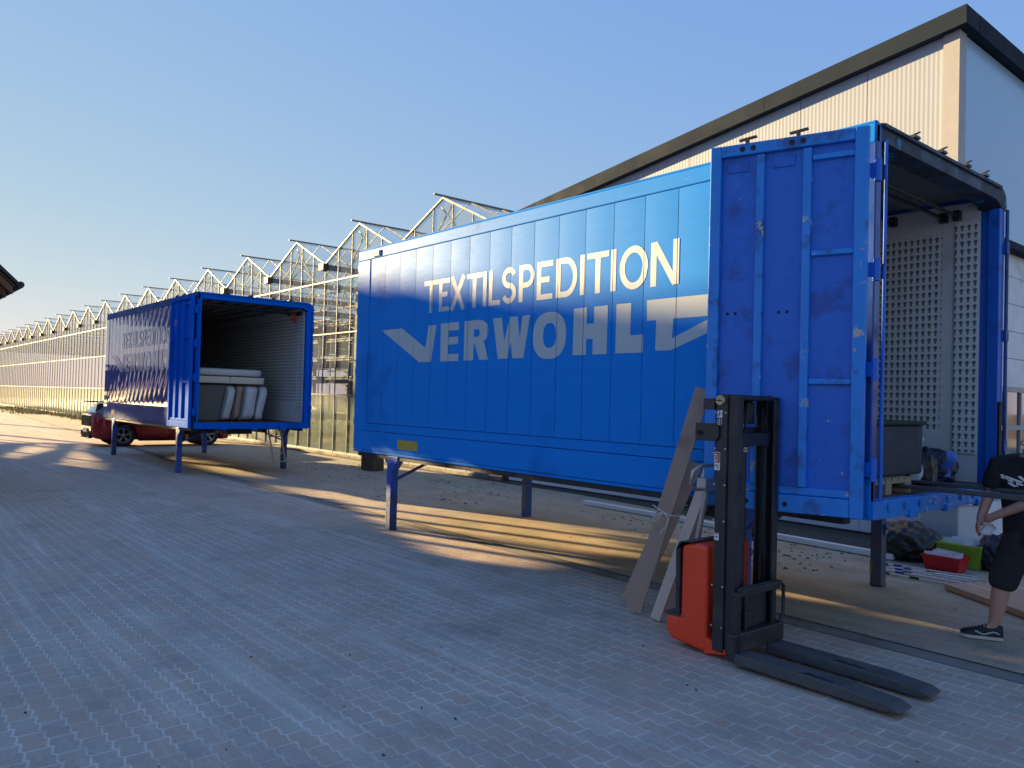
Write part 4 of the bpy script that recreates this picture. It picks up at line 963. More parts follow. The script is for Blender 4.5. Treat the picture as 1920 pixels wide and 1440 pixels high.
mb = MB(); mb.add([(-3.18, 8.34, 0), (-2.10, 7.62, 0), (-1.2, 9.3, 0), (-2.3, 10.1, 0), (-3.18, 8.34, .055), (-2.10, 7.62, .055), (-1.2, 9.3, .055), (-2.3, 10.1, .055)],
   [(3, 2, 1, 0), (4, 5, 6, 7), (0, 1, 5, 4), (1, 2, 6, 5), (2, 3, 7, 6), (3, 0, 4, 7)]); obj('carton', mb, M['card'], cb, True, bevel=.004)
mb = MB()
for k in range(4):
    p = Vector((-3.05+.2*k, 8.52+.36*k, .0565)); d = Vector((.83, -.55, 0)); e = Vector((.55, .83, 0))
    mb.quad(p, p+d*.34, p+d*.34+e*.06, p+e*.06)
objs('packing_tape', mb, 1, pm('tape', (.62, .42, .30), .35), cb, True)
M['dstack'] = pm('grey_sheet', (.50, .50, .52), .6, var=.1)
wb = thing('grey_bin', 'tall pale grey folded sheet metal bin against the hall corner behind the crates', 'bin', (-3.9, 10.7, 0))
mb = MB(); mb.prism([(-4.25, 10.35), (-3.75, 10.2), (-3.62, 10.55), (-3.66, 10.9), (-4.2, 10.95)], lambda u, v, d: (u, v, d), 0, .62); obj('bin_body', mb, M['dstack'], wb, True, bevel=.02)
mb = MB(); mb.prism([(-4.27, 10.33), (-3.74, 10.18), (-3.6, 10.55), (-3.64, 10.92), (-4.22, 10.97)], lambda u, v, d: (u, v, d), .6205, .65); obj('rim', mb, M['dstack'], wb, True, bevel=.01)
mb = MB(); mb.bar((-9.5, 9.73, .035), (-4.15, 9.43, .035), .09, .07)
solo('white_beam', mb, M['edge_pale'], 'long white beam lying on the ground along the foot of the hall', 'beam', (-6.8, 9.58, 0), bevel=.006)
mb = MB(); mb.box(-.16, .16, -.2, .2, 0, .42)
cbk = thing('concrete_block', 'dark brown weathered block behind the left leg of the near container', 'block', (-16.35, 9.58, 0), R(10))
mb = MB(); mb.box(-.22, .22, -.17, .17, 0, .52); obj('block_body', mb, pm('weathered_block', (.09, .06, .045), .85, var=.4, sc_=4, bump=.5), cbk, bevel=.015)

# ------------------------------------------------------------------ load in the far swap body, ladder
OX2, OY2 = -16.49, 5.469
M['mattress'] = pm('mattress_plastic', (.50, .54, .58), .3, var=.12, sc_=5, bump=.5, bsc=14, coat=.4)
M['mattress_c'] = pm('mattress_cream', (.62, .60, .52), .7, var=.06)
M['darkboard'] = pm('dark_headboard', (.11, .125, .125), .7, var=.15)
M['wrap'] = pm('brown_wrapped', (.34, .25, .2), .5, var=.5, sc_=9, bump=.5, bsc=14)
def pillowbox(x0, x1, y0, y1, z0, z1, lean=0., amp=.012, seed=0, e=.25):
    """soft slab; leans towards +y with height"""
    rn = random.Random(seed); ph = [rn.uniform(0, 6) for _ in range(3)]; mb = MB()
    def fn(u, v):
        th = 2*math.pi*u; la = math.pi*(v-.5); sx = lambda t: math.copysign(abs(t)**e, t)
        dx, dy, dz = sx(math.cos(th))*abs(math.cos(la))**e, sx(math.sin(th))*abs(math.cos(la))**e, sx(math.sin(la))
        x = (x0+x1)/2+dx*(x1-x0)/2; y = (y0+y1)/2+dy*(y1-y0)/2; z = (z0+z1)/2+dz*(z1-z0)/2
        wv = amp*(math.sin(9*z+ph[0]+4*y)+math.sin(14*x+ph[1])+math.sin(23*z+7*x+ph[2])*.5)
        return (x+wv, y+wv*.6+lean*(z-z0), z)
    mb.grid(fn, 36, 26); return mb
bx = OX2-1.1
for i, (ya, yb, m, lab) in enumerate([(.86, 1.05, 'mattress', 'upright mattress in white plastic, leftmost of the leaning row in the far container'), (1.08, 1.22, 'wrap', 'brown patterned bundle wrapped upright between the white mattresses'),
        (1.27, 1.56, 'mattress', 'thick upright mattress in white plastic, right of the brown bundle'), (1.60, 1.80, 'mattress', 'upright mattress in crinkled clear plastic, rightmost of the leaning row')]):
    yo_ = OY2+.02
    solo('mattress', pillowbox(bx-1.5, bx+.25, yo_+ya, yo_+yb, FZ, FZ+.80, .16, .012, i), M[m], lab, 'mattress', (bx-.6, yo_+ya, FZ), 'mattresses stored in the far container')
mb = pillowbox(bx-1.4, bx+.15, OY2+.02+.62, OY2+.02+.84, FZ, FZ+.79, .16, .002, 9, .15)
mb = MB(); mb.prism([(OY2+.22, FZ), (OY2+.87, FZ), (OY2+1.0, FZ+.80), (OY2+.36, FZ+.80)], lambda u, v, d: (d, u, v), bx-.12, bx+.12)
solo('headboard', mb, M['darkboard'], 'dark grey panel leaning in the far container left of the mattresses', 'panel', (bx, OY2+.5, FZ), bevel=.03)
solo('mattress', pillowbox(bx-.9, bx+.22, OY2+.25, OY2+1.86, FZ+.83, FZ+.985, 0, .002, 12, .12), M['mattress_c'], 'flat cream mattress lying across the upright row', 'mattress', (bx-.4, OY2+1, FZ+.83), 'mattresses stored in the far container')
solo('mattress', pillowbox(bx-.9, bx+.2, OY2+.30, OY2+1.84, FZ+.99, FZ+1.17, 0, .008, 13, .3), M['mattress'], 'flat mattress in bluish plastic, topmost of the pile', 'mattress', (bx-.4, OY2+1, FZ+.99), 'mattresses stored in the far container')
ld = thing('ladder', 'small grey metal ladder hooked under the far container beside its right leg', 'ladder', (-19.2, 8.5, 0), 0)
mb = MB()
T0, T1, B0, B1_ = (-16.95, 7.24, 1.0), (-16.95, 7.52, 1.0), (-17.0, 7.42, .2), (-17.0, 7.70, .2)
mb.bar(T0, B0, .035, .022, up=(1, 0, 0)); mb.bar(T1, B1_, .035, .022, up=(1, 0, 0))
objs('side_rail', mb, 1, M['galv'], ld, True)
mb = MB()
for k in range(5):
    f = .04+.235*k; p = Vector(T0).lerp(B0, f); q = Vector(T1).lerp(B1_, f); mb.bar(p, q, .035, .02)
objs('rung', mb, 1, M['galv'], ld, True)

# ------------------------------------------------------------------ red car
M['car'] = pm('car_red', (.30, .008, .012), .3, var=.08, coat=.4)
M['carblack'] = pm('car_black', (.012, .012, .014), .75, spec=.15)
M['rim'] = pm('alloy', (.30, .30, .32), .3, .7)
M['cglass'] = pm('car_glass', (.02, .025, .03), .04, coat=1, spec=.9)
M['lamp_r'] = pm('tail_lamp', (.35, .01, .01), .1, coat=1)
M['lamp_w'] = pm('head_lamp', (.7, .72, .75), .1, coat=1)
car = thing('car', 'red hatchback parked beyond the far container, only its lower half in view', 'car', (-26.92, 7.83, 0), R(90))
def car_build():
    LN = 2.13; WR = [-1.27, 1.28]; WRAD = .335
    lerp = lambda a, b, t: a+(b-a)*t
    def interp(tab, x):
        for (x0, y0), (x1, y1) in zip(tab, tab[1:]):
            if x <= x1: return lerp(y0, y1, (x-x0)/(x1-x0) if x1 > x0 else 0)
        return tab[-1][1]
    belt = [(-2.13, .93), (-2.0, .99), (-1.2, 1.0), (.6, .93), (1.1, .90), (1.7, .82), (2.0, .70), (2.13, .55)]
    half = [(-2.13, .62), (-2.05, .76), (-1.8, .86), (-1.2, .895), (1.2, .895), (1.75, .84), (2.0, .70), (2.13, .48)]
    botz = [(-2.13, .36), (-2.0, .24), (-1.7, .2), (1.7, .2), (2.0, .22), (2.13, .34)]
    xs = sorted(set([round(-LN+2*LN*i/56, 4) for i in range(57)]))
    body = MB(); rings = []
    for x in xs:
        b = interp(belt, x); h = interp(half, x); z0 = interp(botz, x); arch = z0
        for wx in WR:
            d = abs(x-wx)
            if d < .40: arch = max(arch, .335+math.sqrt(max(0, .40**2-d*d))*.98 if d < .40 else z0)
        mid = lerp(max(arch, z0+.02), b, .5)
        pts = [(0, z0), (h*.80, z0), (h*.80, max(z0, arch-.001)), (h*.985, arch+.0), (h*1.0, lerp(arch, b, .25)), (h*1.01, mid), (h*.985, lerp(mid, b, .55)), (h*.955, b-.02), (h*.90, b+.015), (0, b+.05)]
        full = [(x, -y, z) for y, z in pts]+[(x, y, z) for y, z in pts[::-1][1:-1]]
        rings.append(full)
    n = len(rings[0]); vs = [p for r_ in rings for p in r_]
    fs = [(i*n+k, i*n+(k+1) % n, (i+1)*n+(k+1) % n, (i+1)*n+k) for i in range(len(rings)-1) for k in range(n)]
    body.add(vs, fs, 0, True); body.add(rings[0], [tuple(range(n))]); body.add(rings[-1], [tuple(range(n))])
    bo = obj('body', body, M['car'], car)
    # cabin
    roof = [(-2.02, 1.0), (-1.75, 1.30), (-1.45, 1.43), (-.6, 1.48), (.1, 1.45), (.45, 1.34), (1.08, .92)]
    cab = MB(); rings = []
    for i in range(28):
        x = lerp(-2.02, 1.08, i/27); z = interp(roof, x); b = interp(belt, x); hb = interp(half, x)*.93; ht = min(hb, .66)*1.0; z = max(z, b+.03)
        k = (z-b)/.5; hr = lerp(hb, ht, min(1, k))
        rings.append([(x, -hb, b-.02), (x, -lerp(hb, hr, .5), lerp(b, z, .55)), (x, -hr, z-.06*min(1, k)), (x, -hr*.85, z), (x, 0, z+.02), (x, hr*.85, z), (x, hr, z-.06*min(1, k)), (x, lerp(hb, hr, .5), lerp(b, z, .55)), (x, hb, b-.02)])
    n = 9; vs = [p for r_ in rings for p in r_]
    fs = [(i*n+k, i*n+k+1, (i+1)*n+k+1, (i+1)*n+k) for i in range(27) for k in range(n-1)]
    cab.add(vs, fs, 0, True)
    for idx, f in enumerate(fs):
        k = idx % (n-1); i = idx//(n-1)
        if k in (0, 1, n-2, n-3): cab.mi[idx] = 0 if i in (9, 10, 19) else 1
        elif i > 19 or i < 4: cab.mi[idx] = 1
    obj('cabin', cab, [M['car'], M['cglass']], car)
    for s in (-1, 1):
        mb = MB()
        for xx in (-.78, .16, 1.02): mb.bar((xx, s*.905, .30), (xx+.02, s*.905, .93), .012, .012, up=(0, 1, 0))
        mb.bar((-.78, s*.907, .29), (1.02, s*.907, .29), .01, .012); mb.bar((-1.0, s*.915, .62), (1.1, s*.915, .60), .008, .02)
        obj('door_seam', mb, M['carblack'], car)
    mb = MB(); mb.box(-2.10, -1.75, -.6, .6, 1.33, 1.36); obj('roof_spoiler', mb, M['carblack'], car, bevel=.01)
    mb = MB(); mb.box(-2.155, -2.0, -.58, .58, .30, .46); mb.box(-2.14, -2.05, -.5, .5, .24, .3); obj('rear_bumper', mb, M['carblack'], car, bevel=.02)
    mb = MB(); mb.prism([(-2.145, .60), (-2.14, .92), (-2.0, 1.03), (-1.98, .98), (-2.10, .60)], lambda u, v, d: (u, d, v), -.6, .6); obj('tailgate', mb, M['carblack'], car, bevel=.02)
    mb = MB(); mb.box(-2.165, -2.155, -.26, .26, .42, .53); obj('number_plate', mb, M['sticker'], car)
    for s in (-1, 1):
        mb = MB(); mb.prism([(-2.12, s*.60), (-1.98, s*.80), (-1.86, s*.865), (-1.92, s*.74), (-2.05, s*.56)], lambda u, v, d: (u, v, d), .72, .86); obj('tail_light', mb, M['lamp_r'], car, bevel=.01)
        mb = MB(); mb.prism([(2.05, s*.62), (1.93, s*.76), (1.62, s*.86), (1.80, s*.70), (1.98, s*.56)], lambda u, v, d: (u, v, d), .60, .71); obj('headlight', mb, M['lamp_w'], car, bevel=.01)
        mb = MB(); mb.lathe([(0, .0), (.045, 0), (.05, -.02)], (2.0, s*.70, .36), (1, s*.5, 0), 12); obj('fog_light', mb, M['lamp_w'], car)
        mb = MB(); mb.box(-.95, -.80, s*.90, s*.915, .84, .865); mb.box(.05, .20, s*.90, s*.915, .82, .845); objs('door_handle', mb, 1, M['car'], car)
        mb = MB(); mb.box(.62, .76, s*.87, s*1.02, .93, 1.05); obj('wing_mirror', mb, M['car'], car, bevel=.03)
        mb = MB(); mb.box(-.85, .9, s*.855, s*.90, .17, .24); obj('side_skirt', mb, M['carblack'], car, bevel=.01)
        mb = MB(); mb.tube([(-2.17, s*.42, .27), (-2.05, s*.42, .27)], .035, 12); obj('exhaust', mb, M['galv'], car)
        for wx in WR:
            y0 = s*.80; ax = (0, s, 0)
            mb = MB(); mb.lathe([(.21, -.1), (.31, -.1), (.335, -.07), (.335, .06), (.31, .085), (.225, .085), (.215, .06), (.21, -.1)], (wx, y0, WRAD), ax, 32)
            wh_ = obj('wheel', mb, M['rubber'], car)
            mb = MB(); mb.lathe([(.225, .08), (.205, .085), (.205, .02), (.2, -.09)], (wx, y0, WRAD), ax, 32); mb.lathe([(.0, .06), (.05, .06), (.06, .03), (.06, 0), (0, 0)], (wx, y0, WRAD), ax, 16)
            for k in range(5):
                a_ = 2*math.pi*k/5+.3
                for da in (-.13, .13): mb.bar((wx+math.cos(a_)*.05, y0+s*.045, WRAD+math.sin(a_)*.05), (wx+math.cos(a_+da)*.21, y0+s*.06, WRAD+math.sin(a_+da)*.21), .03, .022, up=(0, 1, 0))
            obj('rim', mb, M['rim'], wh_)
            mb = MB(); mb.lathe([(0, 0), (.13, 0), (.13, -.02)], (wx, y0-s*.04, WRAD), ax, 20); obj('brake_disc', mb, M['darkmetal'], wh_)
            mb = MB(); mb.lathe([(0, .0), (.38, .0), (.385, -.2)], (wx, y0-s*.14, WRAD+.04), ax, 24); obj('wheel_well', mb, M['carblack'], car)
car_build()

# ------------------------------------------------------------------ person at the right edge
def skin(name, pts, edges, mat, parent, sub=2, root=0):
    """pts: list of (x,y,z,rx,ry)"""
    me = bpy.data.meshes.new(name); me.from_pydata([p[:3] for p in pts], edges, []); o = bpy.data.objects.new(name, me); col.objects.link(o)
    o.modifiers.new('skin', 'SKIN').use_smooth_shade = True
    sv = me.skin_vertices[0].data
    for i, p in enumerate(pts): sv[i].radius = (p[3], p[4] if len(p) > 4 else p[3]); sv[i].use_root = (i == root)
    s = o.modifiers.new('sub', 'SUBSURF'); s.levels = s.render_levels = sub
    dg = bpy.context.evaluated_depsgraph_get(); dg.update(); m2_ = bpy.data.meshes.new_from_object(o.evaluated_get(dg))
    bpy.data.objects.remove(o); m2_.name = name; m2_.materials.clear(); m2_.materials.append(mat)
    for p in m2_.polygons: p.use_smooth = True
    ob = bpy.data.objects.new(name, m2_); col.objects.link(ob); ob.parent = parent
    if parent is not None: m2_.transform(Matrix.Translation(-parent.location))
    return ob
M['skin'] = pm('skin', (.50, .27, .19), .5, var=.08, sc_=8)
M['tee'] = pm('black_tshirt', (.010, .010, .013), .85, var=.3, sc_=5, bump=.3, bsc=9)
M['short'] = pm('dark_shorts', (.020, .021, .027), .85, var=.25, sc_=6, bump=.3, bsc=12)
M['hair'] = pm('dark_hair', (.02, .014, .01), .7, bump=.8, bsc=80)
M['shoe'] = pm('shoe_black', (.012, .012, .014), .6); M['sole'] = pm('shoe_sole', (.55, .52, .46), .6)
pe = thing('person', 'person in a black t-shirt and dark knee-length shorts, cut by the right edge', 'person', (-2.2, 6.9, 0))
# skeleton: pelvis root
P_ = [(-2.16, 6.98, .84, .12, .11),      # 0 pelvis
      (-2.18, 6.98, 1.02, .12, .10),     # 1 waist
      (-2.20, 6.97, 1.20, .13, .11),     # 2 chest
      (-2.19, 6.95, 1.35, .09, .08),     # 3 upper chest
      (-2.155, 6.92, 1.42, .055, .055),  # 4 neck
      (-2.12, 6.90, 1.48, .07, .08),    # 5 head low
      (-2.10, 6.89, 1.57, .085, .095),  # 6 head
      (-2.09, 6.90, 1.64, .055, .06),   # 7 crown
      (-2.36, 6.86, 1.345, .06),         # 8 L shoulder
      (-2.42, 6.86, 1.11, .047),         # 9 L elbow
      (-2.455, 6.80, .93, .034),         # 10 L wrist
      (-2.465, 6.78, .87, .034, .02),    # 11 L palm
      (-2.00, 7.06, 1.345, .06),         # 12 R shoulder
      (-2.10, 6.86, 1.10, .047),         # 13 R elbow
      (-2.33, 6.80, .97, .034),          # 14 R wrist
      (-2.40, 6.79, .93, .032, .02),     # 15 R palm
      (-2.26, 6.93, .76, .105),          # 16 L hip
      (-2.33, 6.89, .44, .072),          # 17 L knee
      (-2.345, 6.87, .28, .066),          # 18 L calf
      (-2.37, 6.85, .10, .042),          # 19 L ankle
      (-2.06, 7.04, .76, .105),          # 20 R hip
      (-1.93, 7.12, .44, .072),          # 21 R knee
      (-1.90, 7.16, .28, .066),          # 22
      (-1.90, 7.20, .10, .042),          # 23
      (-2.47, 6.80, .045, .032, .025),   # 24 L toe
      (-2.00, 7.14, .045, .032, .025)]   # 25 R toe
EDG = [(0, 1), (1, 2), (2, 3), (3, 4), (4, 5), (5, 6), (6, 7), (3, 8), (8, 9), (9, 10), (10, 11), (3, 12), (12, 13), (13, 14), (14, 15),
       (0, 16), (16, 17), (17, 18), (18, 19), (0, 20), (20, 21), (21, 22), (22, 23), (19, 24), (23, 25)]
# fingers
def fingers(pts, edges, palm, d, spread, curl, thumb):
    d = Vector(d).normalized(); sp = Vector(spread).normalized(); cu = Vector(curl).normalized(); pp = Vector(pts[palm][:3])
    for k, ln in enumerate((.062, .072, .068, .052)):
        a_ = pp+sp*(k-1.5)*.019+d*.02; b_ = a_+d*ln*.5+cu*.008; c_ = a_+d*ln*.85+cu*.03
        i = len(pts); pts += [(*a_, .009), (*b_, .0085), (*c_, .007)]; edges += [(palm, i), (i, i+1), (i+1, i+2)]
    a_ = pp-sp*.032-d*.01; b_ = a_-sp*.012+d*.032+Vector(thumb)*.012; i = len(pts); pts += [(*a_, .011), (*b_, .008)]; edges += [(palm, i), (i, i+1)]
fingers(P_, EDG, 11, (-.15, -.1, -1), (.55, -.8, 0), (.8, .5, -.2), (.3, -.5, 0))
fingers(P_, EDG, 15, (-1, -.1, -.4), (.1, -.4, .9), (0, .5, -.8), (0, -.6, .3))
skin('body', P_, EDG, M['skin'], pe, 2)
# clothes follow the body, a little wider
Pt = [(-2.17, 6.98, .68, .19, .17), (-2.17, 6.98, .80, .20, .175), (-2.18, 6.98, 1.0, .19, .165), (-2.20, 6.97, 1.20, .20, .165), (-2.19, 6.95, 1.365, .14, .12), (-2.177, 6.935, 1.425, .075, .07),
      (-2.36, 6.865, 1.345, .085), (-2.405, 6.865, 1.18, .078), (-2.41, 6.865, 1.16, .076), (-2.00, 7.06, 1.345, .085), (-2.06, 6.95, 1.19, .078), (-2.07, 6.93, 1.17, .076)]
shirt = skin('t_shirt', Pt, [(0, 1), (1, 2), (2, 3), (3, 4), (4, 5), (4, 6), (6, 7), (7, 8), (4, 9), (9, 10), (10, 11)], M['tee'], pe, 2)
Ps = [(-2.16, 6.98, .92, .165, .15), (-2.16, 6.98, .78, .175, .15), (-2.265, 6.93, .70, .125), (-2.32, 6.90, .50, .118), (-2.33, 6.89, .36, .112), (-2.055, 7.04, .70, .125), (-1.96, 7.10, .50, .115), (-1.94, 7.11, .38, .11)]
skin('shorts', Ps, [(0, 1), (1, 2), (2, 3), (3, 4), (1, 5), (5, 6), (6, 7)], M['short'], pe, 2)
# head features
hx, hy, hz = .062, -.02, -.05
mb = MB(); mb.grid(lambda u, v: (-2.158+hx+.098*math.cos(2*math.pi*u)*math.cos(1.55*v), 6.935+hy+.108*math.sin(2*math.pi*u)*math.cos(1.55*v), 1.615+hz+.115*math.sin(1.55*v)), 24, 8)
obj('hair', mb, M['hair'], pe, True)
mb = MB()
for s_ in (-1, 1): mb.lathe([(0, .004), (.006, .003), (.008, 0)], (-2.215+hx+.03*s_*.3, 6.852+hy+.02*s_, 1.60+hz), (-.6, -.8, 0), 10)
objs('eye', mb, 1, M['sticker'], pe, True)
mb = MB(); mb.tube([(-2.232+hx, 6.838+hy, 1.605+hz), (-2.252+hx, 6.818+hy, 1.57+hz), (-2.232+hx, 6.84+hy, 1.56+hz)], [.008, .014, .008], 8); obj('nose', mb, M['skin'], pe, True)
mb = MB(); mb.tube([(-2.245+hx, 6.862+hy, 1.525+hz), (-2.24+hx, 6.842+hy, 1.523+hz), (-2.215+hx, 6.832+hy, 1.525+hz)], .007, 6); obj('mouth', mb, pm('lips', (.4, .12, .1), .5), pe, True)
mb = MB()
for p in ((-2.24+hx, 6.96+hy, 1.585+hz), (-2.10+hx, 6.86+hy, 1.585+hz)): mb.lathe([(0, .012), (.02, .01), (.028, 0)], p, (p[0]+2.165-hx, p[1]-6.91-hy, 0), 10)
objs('ear', mb, 1, M['skin'], pe, True)
# white slanting print on the sleeve side of the shirt
mb = MB(); dg_ = Vector((.72, -.55, 0)).normalized()
def onshirt(u, v): 
    # project from the camera side onto the shirt surface
    return Vector((-2.345, 6.80, 1.26))+Vector((.80, .05, -.10))*u+Vector((.05, 0, 1))*v
sh_me = shirt.data
from mathutils.bvhtree import BVHTree
bv = BVHTree.FromPolygons([v.co+pe.location for v in sh_me.vertices], [p.vertices[:] for p in sh_me.polygons])
def drop(u, v):
    o = onshirt(u, v); src = Vector((-.9, 3.6, 1.6)); d = (o-src).normalized(); h, n_, i_, ds = bv.ray_cast(src, d)
    return (h-d*.003) if h is not None else o
for u0, u1, v0 in ((.02, .20, .015), (.03, .21, -.005), (.06, .15, -.025), (.17, .23, .028)):
    mb.grid(lambda u, v: drop(u0+(u1-u0)*u+.02*v, v0+.011*v-.03*u), 8, 2)
for u0 in (.05, .09, .13, .17):
    mb.grid(lambda u, v: drop(u0+.012*u-.018*v, -.02+.045*v-.03*(u0/.2)), 2, 6)
obj('shirt_print', mb, M['sticker'], pe, True)
def shoe(ank, toe):
    ank, toe = Vector(ank), Vector(toe); d = (toe-ank); d.z = 0; d.normalize(); s_ = Vector((-d.y, d.x, 0)); heel = Vector((ank.x, ank.y, 0))-d*.06
    prof = [(0, .036, .085), (.03, .040, .10), (.08, .042, .105), (.12, .043, .085), (.17, .050, .065), (.22, .052, .05), (.26, .044, .04), (.285, .02, .025)]
    mb = MB(); rings = []
    for t_, w_, h_ in prof:
        c = heel+d*t_
        rings.append([c-s_*w_+Vector((0, 0, .022)), c-s_*w_*.95+Vector((0, 0, .022+h_*.55)), c-s_*w_*.5+Vector((0, 0, .02+h_)), c+s_*w_*.5+Vector((0, 0, .02+h_)), c+s_*w_*.95+Vector((0, 0, .022+h_*.55)), c+s_*w_+Vector((0, 0, .022))])
    vs = [p for r_ in rings for p in r_]; mb.add(vs, [(i*6+k, i*6+k+1, (i+1)*6+k+1, (i+1)*6+k) for i in range(7) for k in range(5)], 0, True); mb.add(rings[0], [(0, 1, 2, 3, 4, 5)]); mb.add(rings[-1], [(0, 1, 2, 3, 4, 5)])
    so = obj('shoe', mb, M['shoe'], pe, True)
    mb = MB(); out = [heel+d*t_-s_*(w_+.004) for t_, w_, h_ in prof]+[heel+d*t_+s_*(w_+.004) for t_, w_, h_ in prof[::-1]]
    mb.prism([(p.x, p.y) for p in out], lambda u, v, dd: (u, v, dd), .0, .024); obj('sole', mb, M['sole'], so, True)
    mb = MB()
    for k in range(4): c = heel+d*(.105+.022*k)+Vector((0, 0, .118-.012*k)); mb.tube([c-s_*.03-Vector((0, 0, .012)), c+Vector((0, 0, .004)), c+s_*.03-Vector((0, 0, .012))], .0045, 5)
    pts_ = [heel+d*(.03+.02*i)+s_*(.046+.002*(i % 2))*1.0+Vector((0, 0, .05+.012*math.sin(i*.9))) for i in range(9)]; mb.tube(pts_, .006, 5)
    pts_ = [heel+d*(.03+.02*i)-s_*(.046+.002*(i % 2))*1.0+Vector((0, 0, .05+.012*math.sin(i*.9))) for i in range(9)]; mb.tube(pts_, .006, 5)
    obj('laces', mb, M['sole'], so, True)
shoe((-2.37, 6.85, .1), (-2.47, 6.80, 0)); shoe((-1.90, 7.20, .1), (-2.0, 7.14, 0))
patch('white_cloth', (-2.28, 6.77, .86), (.8, -.3, -.2), (.15, -.2, 1), .12, .10, 8, M['paper'], 'small white cloth held in the hands of the person in black', 'cloth', (-2.28, 6.77, .82), .01)

pe.location.x += .12
# ------------------------------------------------------------------ shed whose roof corner shows at the left edge
sh = thing('shed', 'timber shed of which only the roof corner shows at the left edge', 'shed', (-13.2, 0, 0))
M['roofing'] = pm('dark_roof', (.03, .032, .035), .7, var=.3); M['soffit'] = pm('timber_soffit', (.17, .085, .04), .7, var=.3, sc_=5, stretch=(1, 9, 1))
EY, EZ = 1.80, 3.20; RY = -.9; RZ = EZ+(EY-RY)*.95
mb = MB()
for s in (1, -1):
    f = lambda y: RY+(y-RY)*s
    mb.prism([(f(EY+.03), EZ-.02), (f(EY+.03), EZ+.04), (RY, RZ+.09), (RY, RZ+.03)], lambda u, v, d: (d, u, v), -20, -13.05)
obj('roof', mb, M['roofing'], sh, True)
mb = MB()
for s in (1, -1):
    f = lambda y: RY+(y-RY)*s
    mb.prism([(f(EY), EZ-.035), (f(EY), EZ-.022), (RY, RZ+.028), (RY, RZ+.015)], lambda u, v, d: (d, u, v), -19.9, -13.08)
    for k in range(11): mb.prism([(f(EY-.02), EZ-.14), (f(EY-.02), EZ-.036), (RY, RZ+.012), (RY, RZ-.09)], lambda u, v, d: (d, u, v), -19.8+.66*k, -19.72+.66*k)
obj('rafters', mb, M['soffit'], sh, True)
mb = MB(); mb.tube([(-20, EY+.07, EZ+.0), (-13.1, EY+.07, EZ+.0)], .05, 8); obj('roof_gutter', mb, M['roofing'], sh, True)
mb = MB(); mb.box(-19.6, -13.6, -2.9, 1.0, 0, EZ+.5); mb.prism([(1.0, EZ+.5), (-2.9, EZ+.5), (RY, RZ-.2)], lambda u, v, d: (d, u, v), -19.6, -13.6); obj('wall', mb, M['wood'], sh, True)

# ------------------------------------------------------------------ unseen barn added to shade the yard; its gaps are shaped to pass sun patches
def inside(p, poly):
    x, y = p; c = False; n = len(poly)
    for i in range(n):
        (x0, y0), (x1, y1) = poly[i], poly[i-1]
        if (y0 > y) != (y1 > y) and x < (x1-x0)*(y-y0)/(y1-y0)+x0: c = not c
    return c
LIT = [[(-13.03, 6.76), (-12.25, 7.15), (-10.91, 7.45), (-9.87, 7.76), (-8.56, 7.71), (-7.38, 7.71), (-6.52, 7.47), (-5.91, 7.01), (-6.27, 6.73), (-6.1, 6.17), (-6.46, 5.45), (-6.63, 5.09), (-7.44, 5.17), (-8.73, 5.48), (-10.0, 5.83)],
       [(-4.5, 6.98), (-3.64, 6.98), (-2.62, 6.95), (-1.97, 6.75), (-.5, 6.3), (-.5, 5.9), (-1.86, 6.29), (-2.85, 6.69), (-3.76, 6.64), (-4.04, 6.57)],
       [(-20.76, 6.40), (-21.9, 6.75), (-21.9, 6.95), (-20.6, 6.98), (-20.16, 6.55)],
       [(-20.3, 6.98), (-17.6, 7.0), (-15.9, 6.78), (-16.4, 6.42), (-18.2, 6.38), (-19.6, 6.62)],
       [(-16.94, 3.14), (-20.19, 3.92), (-21.63, 4.13), (-27.3, 5.56), (-27.63, 5.95), (-24.35, 5.13), (-21.64, 4.86), (-20.04, 4.3), (-17.45, 3.55), (-16.57, 3.23)],
       [(-23.14, 3.06), (-27.63, 4.28), (-28.29, 5.1), (-25.9, 4.8), (-21.69, 2.87)],
       [(-28.5, 0), (-27.5, 5.5), (-26.4, 6.4), (-24.6, 7.6), (-23.6, 8.6), (-23, 9.6), (-22, 14), (-60, 14), (-60, 0)]]
LIT[-1] = [(-28.6, 0), (-28.3, 5.2), (-27.6, 5.9), (-27.1, 6.3), (-26.6, 8.0), (-26.1, 10), (-25, 14), (-70, 14), (-70, 0)]
def clad_wall(X0, ya, yb, za, zb, cell, polys, grow=0., th=.04):
    """boards in the plane x=X0, left out where the sun is to reach the lit places on the ground"""
    mb = MB(); z = za
    sh_ = [(0, 0)]+([(g*k, TAN_Y*g*k) for g in (1.5, 3.0, -1.5, -2.5) for k in (grow,)]+[(0, .25*grow), (0, -.25*grow)] if grow else [])
    def solid(yo, zo):
        t_ = zo/TAN_Z; x = X0+t_; y = yo+TAN_Y*t_
        return not any(inside((x+a_, y+b_), p) for k_, p in enumerate(polys) for a_, b_ in (sh_ if k_ < 2 else sh_[:1]))
    while z < zb-1e-6:
        y = ya; run = None; h_ = min(cell, zb-z)
        while y < yb:
            s_ = solid(y+cell/2, z+cell/2)
            if s_ and run is None: run = y
            if (not s_) and run is not None: mb.box(X0-th, X0, run, y, z, z+h_); run = None
            y += cell
        if run is not None: mb.box(X0-th, X0, run, yb, z, z+h_)
        z += cell
    return mb
XO = -60.0
M['blocker_wood'] = pm('blocker_boards', (.10, .07, .05), .8, var=.3)
blocker = thing('blocker', 'tall unseen barn with gappy boards, far across the yard on the sun side', 'blocker', (XO-5, -25, 0))
btop = lambda y: min(16.5, 13.55-.22*(y+9.8))
B0 = 6.4
cw = clad_wall(XO, -40, -3.4, B0, 16.5, .1, LIT, .4)
kept = MB()
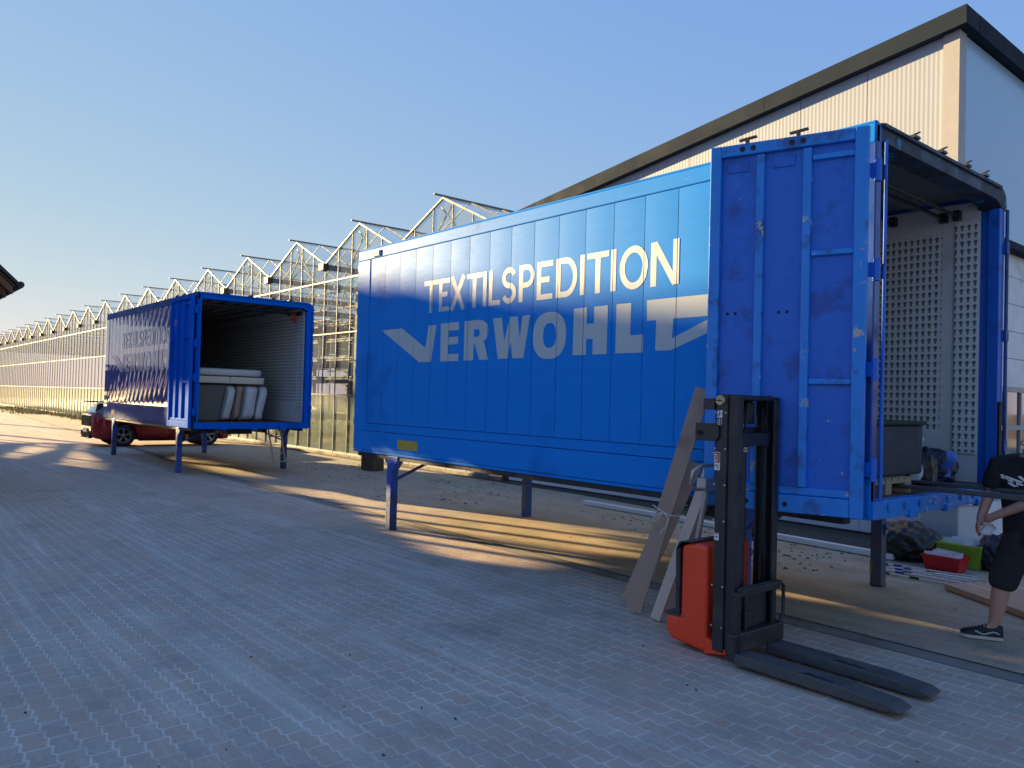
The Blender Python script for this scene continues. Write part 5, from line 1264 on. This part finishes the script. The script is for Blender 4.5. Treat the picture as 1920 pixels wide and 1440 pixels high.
for v0, f0 in cw.marks:                      # cut the boards to the sloping roof line
    q = cw.v[v0:v0+8]; ya, yb = min(p.y for p in q), max(p.y for p in q); za, zb = min(p.z for p in q), max(p.z for p in q)
    if za >= btop(ya)-.02: continue
    if za < btop(yb)-.02: kept.box(XO-.04, XO, ya, yb, za, zb)
    else: kept.box(XO-.04, XO, ya, min(yb, -9.8-(za-13.55)/.22), za, zb)
obj('cladding', kept, M['blocker_wood'], blocker, True)
mb = MB()
for a_, b_ in ((-40.2, -23.21), (-23.2, -3.3)):
    mb.add([(XO-14, a_, btop(a_)-.12), (XO+.03, a_, btop(a_)-.12), (XO+.03, b_, btop(b_)-.12), (XO-14, b_, btop(b_)-.12), (XO-14, a_, btop(a_)), (XO+.03, a_, btop(a_)), (XO+.03, b_, btop(b_)), (XO-14, b_, btop(b_))],
       [(3, 2, 1, 0), (4, 5, 6, 7), (0, 1, 5, 4), (1, 2, 6, 5), (2, 3, 7, 6), (3, 0, 4, 7)])
obj('roof', mb, M['roofing'], blocker, True)
mb = MB(); y = -40
while y < -3: mb.box(XO-.3, XO-.06, y, y+.25, 0, btop(y+.25)-.13); mb.box(XO-14, XO-13.7, y, y+.25, 0, btop(y+.25)-.13); y += 6.0
objs('post', mb, 1, M['blocker_wood'], blocker, True)

for nm, lab, X0, ya, yb, zb, polys in (('sun_baffle', 'tall unseen board baffle with gaps shaped to cast sun patches, the nearer of the two', -24.0, -7.0, 2.7, 4.7, LIT[:2]),
                                       ('sun_baffle', 'lower unseen board fence with missing boards, the farther of the two beyond the left edge', -34.0, -6.0, 4.0, 2.7, LIT[2:])):
    fe = thing(nm, lab, 'baffle', (X0, (ya+yb)/2, 0), 0, 'unseen board baffles added beyond the left edge')  # unseen, added so its gaps shape crisper sun patches on the ground
    obj('boards', clad_wall(X0, ya, yb, .1, zb, .07, polys), M['blocker_wood'], fe, True)
    mb = MB(); y = ya
    while y < yb-.1: mb.box(X0-.14, X0-.045, y, y+.13, 0, zb); y += .62 if X0 > -30 else 2.2
    objs('post', mb, 1, M['blocker_wood'], fe, True)
